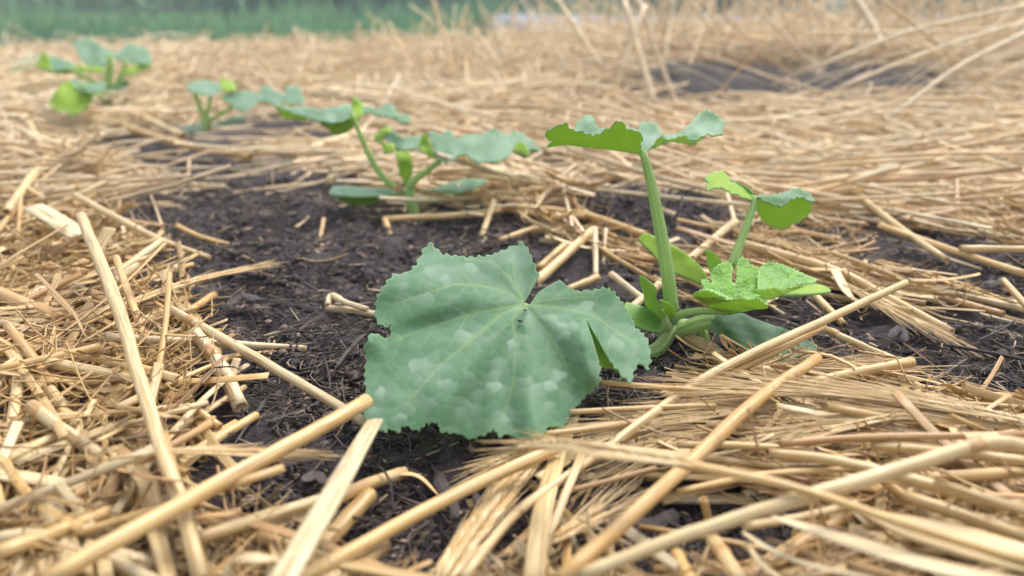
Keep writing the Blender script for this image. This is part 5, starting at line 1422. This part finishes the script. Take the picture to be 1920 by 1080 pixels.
stalk('petiole', Z4([(320, 710), (345, 672), (410, 642), (520, 628), (640, 634), (705, 645)]), (13, 14, 13, 13, 12, 10), (.455, YY), yl, ridges=5, hairs=400)

# folded bud leaves at the heart
sh = Sheet()
sh.patch(Z4([(78, 372), (130, 400), (186, 448), (206, 490), (196, 535), (230, 600), (255, 640), (268, 700), (240, 698), (180, 660), (130, 602), (104, 500)]),
         [(1202, 520, .455), (1230, 560, .446), (1245, 600, .455)], 'under', teeth=2.0, wave=7, step=3, seed=41, ruffle=.002, veins=[(Z4([(255, 690), (170, 560), (90, 390)]), 1.3)], sec=5, edge_w=2.5)
sh.patch(Z4([(212, 546), (250, 555), (295, 575), (332, 612), (325, 650), (300, 692), (262, 698), (240, 640)]),
         [(1240, 565, .446), (1265, 580, .452), (1250, 600, .454)], 'under', teeth=1.5, wave=7, step=3, seed=42, ruffle=.001, veins=[(Z4([(270, 690), (250, 620), (225, 555)]), 1.1)], sec=3, edge_w=2.5)
sh.build('bud_leaf', PL, 'young_top')
sh = Sheet()
sh.patch(Z4([(555, 185), (600, 200), (642, 236), (672, 272), (690, 330), (640, 380), (585, 350), (566, 290)]), [(1325, 470, .482), (1350, 500, .476), (1330, 520, .478)], 'under', teeth=1.8, wave=8, step=3, seed=43, veins=[(Z4([(600, 370), (590, 290), (570, 200)]), 1.1)], sec=4, edge_w=2.5)
sh.build('bud_leaf', PL, 'young_top')

# seed leaves
sh = Sheet()
sh.patch(Z4([(590, 690), (640, 660), (720, 645), (820, 645), (900, 680), (1050, 735), (1150, 765), (1222, 800), (1300, 845), (1357, 880), (1350, 940), (1290, 985), (1200, 1006), (1080, 1000), (900, 940), (760, 880), (650, 815), (600, 760)]),
         [(1340, 600, .448), (1395, 590, .462), (1530, 650, .452), (1500, 680, .418), (1370, 640, .430), (1430, 620, .445)], 'top', step=4, seed=51, ruffle=.002, silver=.25, delta=lambda x, y: .003 * np.sin((x - y * .8) * .12), veins=[(Z4([(600, 720), (850, 790), (1340, 920)]), 2.2), (Z4([(620, 690), (900, 720), (1250, 830)]), 1.4), (Z4([(620, 750), (850, 860), (1150, 970)]), 1.4)], edge_w=3)
c = sh.build('seed_leaf', PL, 'leaf_top', .0012); c['label'] = 'ribbed dark green seed leaf lying on the soil'
stalk('petiole', Z4([(345, 800), (400, 760), (480, 725), (580, 705), (650, 715)]), (20, 24, 27, 30, 22), (.458, .45), c, 'stem', 8)
sh = Sheet()
sh.patch(Z4([(62, 118), (85, 85), (112, 70), (190, 98), (290, 148), (380, 198), (450, 250), (510, 310), (545, 360), (556, 402), (522, 442), (470, 422), (380, 382), (310, 350), (240, 300), (150, 210), (90, 150)]),
         [(1200, 450, .505), (1270, 465, .495), (1320, 520, .485), (1250, 505, .485)], 'under', step=4, seed=52, ruffle=.001, veins=[(Z4([(540, 420), (300, 270), (80, 100)]), 1.6)], edge_w=2.5)
sh.build('seed_leaf', PL, 'leaf_top', .0012)
sh = Sheet()
sh.patch(Z4([(1060, 528), (1200, 472), (1290, 440), (1400, 455), (1456, 492), (1420, 508), (1250, 523), (1100, 532)]), [(1460, 556, .455), (1515, 532, .485), (1555, 548, .470)], 'under', step=4, seed=53, ruffle=.001)
sh.build('seed_leaf', PL, 'leaf_top', .0012)
sh = Sheet()
sh.patch(Z4([(-30, 572), (30, 578), (110, 598), (200, 650), (262, 705), (250, 780), (150, 770), (50, 738), (-30, 735)]), [(1175, 570, .465), (1245, 605, .460), (1190, 612, .445)], 'top', step=4, seed=54, ruffle=.001, silver=.4, veins=[(Z4([(260, 745), (100, 690), (-20, 660)]), 2.5), (Z4([(260, 725), (100, 640), (0, 600)]), 1.6)])
sh.build('seed_leaf', PL, 'young_top', .0014)
# stem: crown of the plant down to the soil
stalk('stem', [(1250, 596), (1262, 612), (1292, 610), (1318, 622), (1325, 650)], (16, 26, 22, 16, 15), (.462, .462, .462, .455), PL, 'stem', 6)
stalk('growing_tip', [(1252, 618), (1250, 606), (1247, 592)], (16, 15, 8), (.450, .448, .448), PL, 'stem', 5, 8)

# ---- plants further up the row
def row_plant(label, base, z, Y, conv, leaves, stalks, seed):
    e, b = plant(label, base, z)
    made = []
    for i, lf in enumerate(leaves):
        s_ = Sheet()
        for j, (poly, side, dy, slope) in enumerate(lf['p']):
            pp = conv(poly); a = np.array(pp)
            x0, x1, y0, y1 = a[:, 0].min(), a[:, 0].max(), a[:, 1].min(), a[:, 1].max()
            ct = [(x0, y1, Y + dy), (x1, y1, Y + dy), ((x0 + x1) / 2, y0, Y + dy + slope)]
            s_.patch(pp, ct, side, teeth=lf.get('teeth', 5), wave=15, step=lf.get('step', 5), seed=seed + i * 7 + j, ruffle=.006, silver=.5 if side == 'top' else 0, edge_w=2.5)
        o = s_.build(lf.get('name', 'leaf'), e, lf.get('mat', 'leaf_top'), .001)
        made.append(o)
    for pts, w, ys, own, nm in stalks:
        stalk(nm, conv(pts), w, [Y + q for q in ys], made[own] if own is not None else e, 'petiole' if nm == 'petiole' else 'stem', 6, 14)
    return e

Z3 = lambda pts: [(480 + x / 3.31, 140 + y / 3.31) for x, y in pts]
row_plant('second squash plant in the row, right behind the big leaf, slightly blurred', (778, 402), .002, .80, Z3, [
    {'p': [([(120, 182), (200, 200), (290, 196), (390, 210), (480, 200), (540, 188), (575, 180), (605, 235), (600, 262), (540, 290), (470, 297), (400, 290), (330, 272), (250, 242), (170, 216)], 'top', -.01, .07),
           ([(118, 188), (170, 214), (250, 243), (325, 262), (320, 282), (260, 266), (185, 268), (150, 232)], 'under', -.005, -.02),
           ([(398, 290), (470, 296), (540, 289), (604, 255), (612, 310), (572, 350), (490, 376), (442, 332)], 'under', .01, -.015),
           ([(598, 240), (600, 140), (640, 160), (672, 200), (662, 250), (630, 292)], 'under', .0, .03),
           ([(640, 230), (680, 194), (760, 214), (800, 190), (850, 184), (880, 240), (952, 250), (962, 280), (920, 302), (860, 272), (780, 252), (700, 236)], 'top', .0, .08)]},
    {'p': [([(730, 402), (770, 350), (830, 320), (842, 346), (792, 382), (792, 425), (850, 430), (862, 482), (800, 490), (782, 432)], 'under', -.03, .02),
           ([(785, 348), (850, 350), (920, 390), (1000, 380), (1060, 400), (1010, 452), (920, 462), (870, 460), (825, 420)], 'top', -.02, .06),
           ([(1000, 440), (1050, 366), (1085, 430), (1112, 500), (1140, 545), (1080, 512), (1030, 482)], 'under', -.02, .02),
           ([(1075, 350), (1150, 370), (1200, 340), (1250, 400), (1310, 370), (1400, 370), (1480, 330), (1540, 370), (1620, 350), (1690, 390), (1770, 470), (1690, 462), (1640, 420), (1590, 462), (1570, 502), (1490, 546), (1440, 540), (1370, 542), (1280, 492), (1200, 542), (1130, 524), (1098, 440)], 'top', -.05, .10),
           ([(1640, 413), (1692, 460), (1692, 516), (1640, 492), (1588, 482)], 'under', -.02, .01)]},
    {'p': [([(868, 450), (950, 480), (972, 560), (962, 640), (930, 692), (888, 600)], 'under', .02, .02)], 'name': 'bud_leaf'},
    {'p': [([(455, 742), (480, 690), (560, 688), (700, 700), (830, 710), (880, 735), (780, 752), (620, 757)], 'top', -.03, .05),
           ([(500, 757), (620, 755), (780, 750), (870, 733), (922, 745), (880, 766), (760, 792), (650, 812), (560, 797)], 'under', .0, -.02)], 'name': 'seed_leaf', 'teeth': 0},
    {'p': [([(1000, 740), (1100, 708), (1200, 670), (1300, 645), (1440, 650), (1400, 690), (1280, 732), (1180, 737), (1080, 720)], 'top', -.02, .05)], 'name': 'seed_leaf', 'teeth': 0},
  ], [([(850, 700), (760, 600), (690, 470), (630, 330), (590, 235)], (13, 12, 11, 9, 8), (0, 0), 0, 'petiole'),
      ([(945, 720), (985, 655), (1070, 590), (1145, 530)], (14, 13, 12, 10), (0, -.02), 1, 'petiole'),
      ([(985, 880), (965, 780), (940, 700)], (18, 19, 20), (0, 0), None, 'stem')], 100)

Z5 = lambda pts: [(x / 3.097, 50 + y / 3.097) for x, y in pts]
row_plant('third squash plant in the row, small and blurred, between straw and soil', (387, 243), .002, 1.27, Z5, [
    {'p': [([(1075, 352), (1120, 316), (1200, 310), (1270, 330), (1285, 372), (1220, 402), (1150, 392)], 'top', -.03, .10)], 'step': 4},
    {'p': [([(1268, 330), (1290, 308), (1350, 315), (1372, 372), (1300, 376)], 'under', .03, .05)], 'step': 4},
    {'p': [([(1280, 402), (1360, 380), (1420, 368), (1500, 390), (1532, 420), (1480, 452), (1420, 492), (1350, 462)], 'top', -.05, .10),
           ([(1498, 400), (1520, 350), (1560, 340), (1610, 380), (1650, 390), (1670, 345), (1730, 340), (1766, 420), (1750, 452), (1660, 442), (1600, 452), (1530, 430)], 'top', -.02, .12)], 'step': 4},
    {'p': [([(1020, 592), (1100, 570), (1190, 558), (1194, 600), (1100, 612)], 'top', -.03, .08)], 'name': 'seed_leaf', 'teeth': 0, 'step': 4},
    {'p': [([(1235, 575), (1330, 530), (1420, 508), (1400, 552), (1300, 577)], 'top', -.03, .08)], 'name': 'seed_leaf', 'teeth': 0, 'step': 4},
  ], [([(1195, 550), (1160, 470), (1128, 380)], (10, 9, 8), (0, 0), 0, 'petiole'),
      ([(1200, 550), (1212, 470), (1220, 395)], (9, 8, 7), (0, 0), 0, 'petiole'),
      ([(1215, 545), (1280, 510), (1350, 470)], (8, 7, 6), (0, -.02), 2, 'petiole'),
      ([(1198, 600), (1197, 570), (1196, 540)], (16, 18, 18), (0, 0), None, 'stem')], 200)
row_plant('fourth squash plant in the row, blurred, far left with a drooping green leaf', (200, 196), .002, 1.55, Z5, [
    {'p': [([(210, 232), (250, 150), (290, 170), (340, 180), (430, 210), (425, 246), (350, 252), (290, 262)], 'top', -.05, .12), ([(210, 235), (250, 152), (290, 180), (300, 262), (260, 250)], 'under', -.06, .04)], 'step': 4},
    {'p': [([(430, 100), (480, 65), (540, 80), (600, 120), (680, 150), (660, 192), (600, 232), (540, 232), (480, 200)], 'top', -.02, .16)], 'step': 4},
    {'p': [([(670, 190), (690, 150), (740, 100), (800, 110), (860, 130), (882, 200), (860, 222), (780, 212), (710, 202)], 'top', .0, .14), ([(708, 272), (780, 226), (860, 206), (884, 226), (820, 262), (740, 288)], 'under', -.02, .03)], 'step': 4},
    {'p': [([(288, 442), (330, 370), (380, 320), (420, 330), (450, 360), (545, 370), (545, 402), (502, 482), (440, 512), (400, 516), (380, 490), (320, 502)], 'under', -.30, .06), ([(395, 310), (480, 320), (560, 330), (615, 318), (602, 372), (520, 382), (420, 354)], 'top', -.28, .10)], 'step': 4},
    {'p': [([(290, 262), (480, 228), (602, 240), (602, 272), (500, 264), (350, 276)], 'under', -.04, .02)], 'step': 4},
    {'p': [([(600, 380), (700, 300), (760, 330), (700, 372)], 'top', -.03, .08)], 'name': 'seed_leaf', 'teeth': 0, 'step': 4},
  ], [([(625, 420), (625, 330), (640, 230), (632, 160)], (15, 15, 13, 10), (0, 0), 1, 'petiole'),
      ([(615, 420), (590, 350), (480, 290), (380, 235)], (10, 9, 8, 7), (0, -.04), 0, 'petiole'),
      ([(630, 420), (680, 330), (740, 200)], (10, 9, 7), (0, 0), 2, 'petiole'),
      ([(615, 430), (560, 385), (480, 350)], (10, 9, 8), (0, -.26), 3, 'petiole'),
      ([(622, 460), (622, 430), (622, 390)], (16, 18, 18), (0, 0), None, 'stem')], 300)
row_plant('faint fifth squash plant at the far left end of the row', (45, 142), .002, 2.2, Z5, [
    {'p': [([(20, 250), (60, 205), (130, 190), (205, 168), (214, 240), (120, 256)], 'top', -.05, .14)], 'step': 4},
    {'p': [([(60, 250), (100, 225), (180, 235), (150, 272), (90, 276)], 'under', -.05, .04)], 'step': 4}],
    [([(140, 300), (138, 270), (125, 225)], (8, 7, 6), (0, 0), 0, 'petiole'), ([(140, 315), (140, 290)], (9, 9), (0, 0), None, 'stem')], 400)
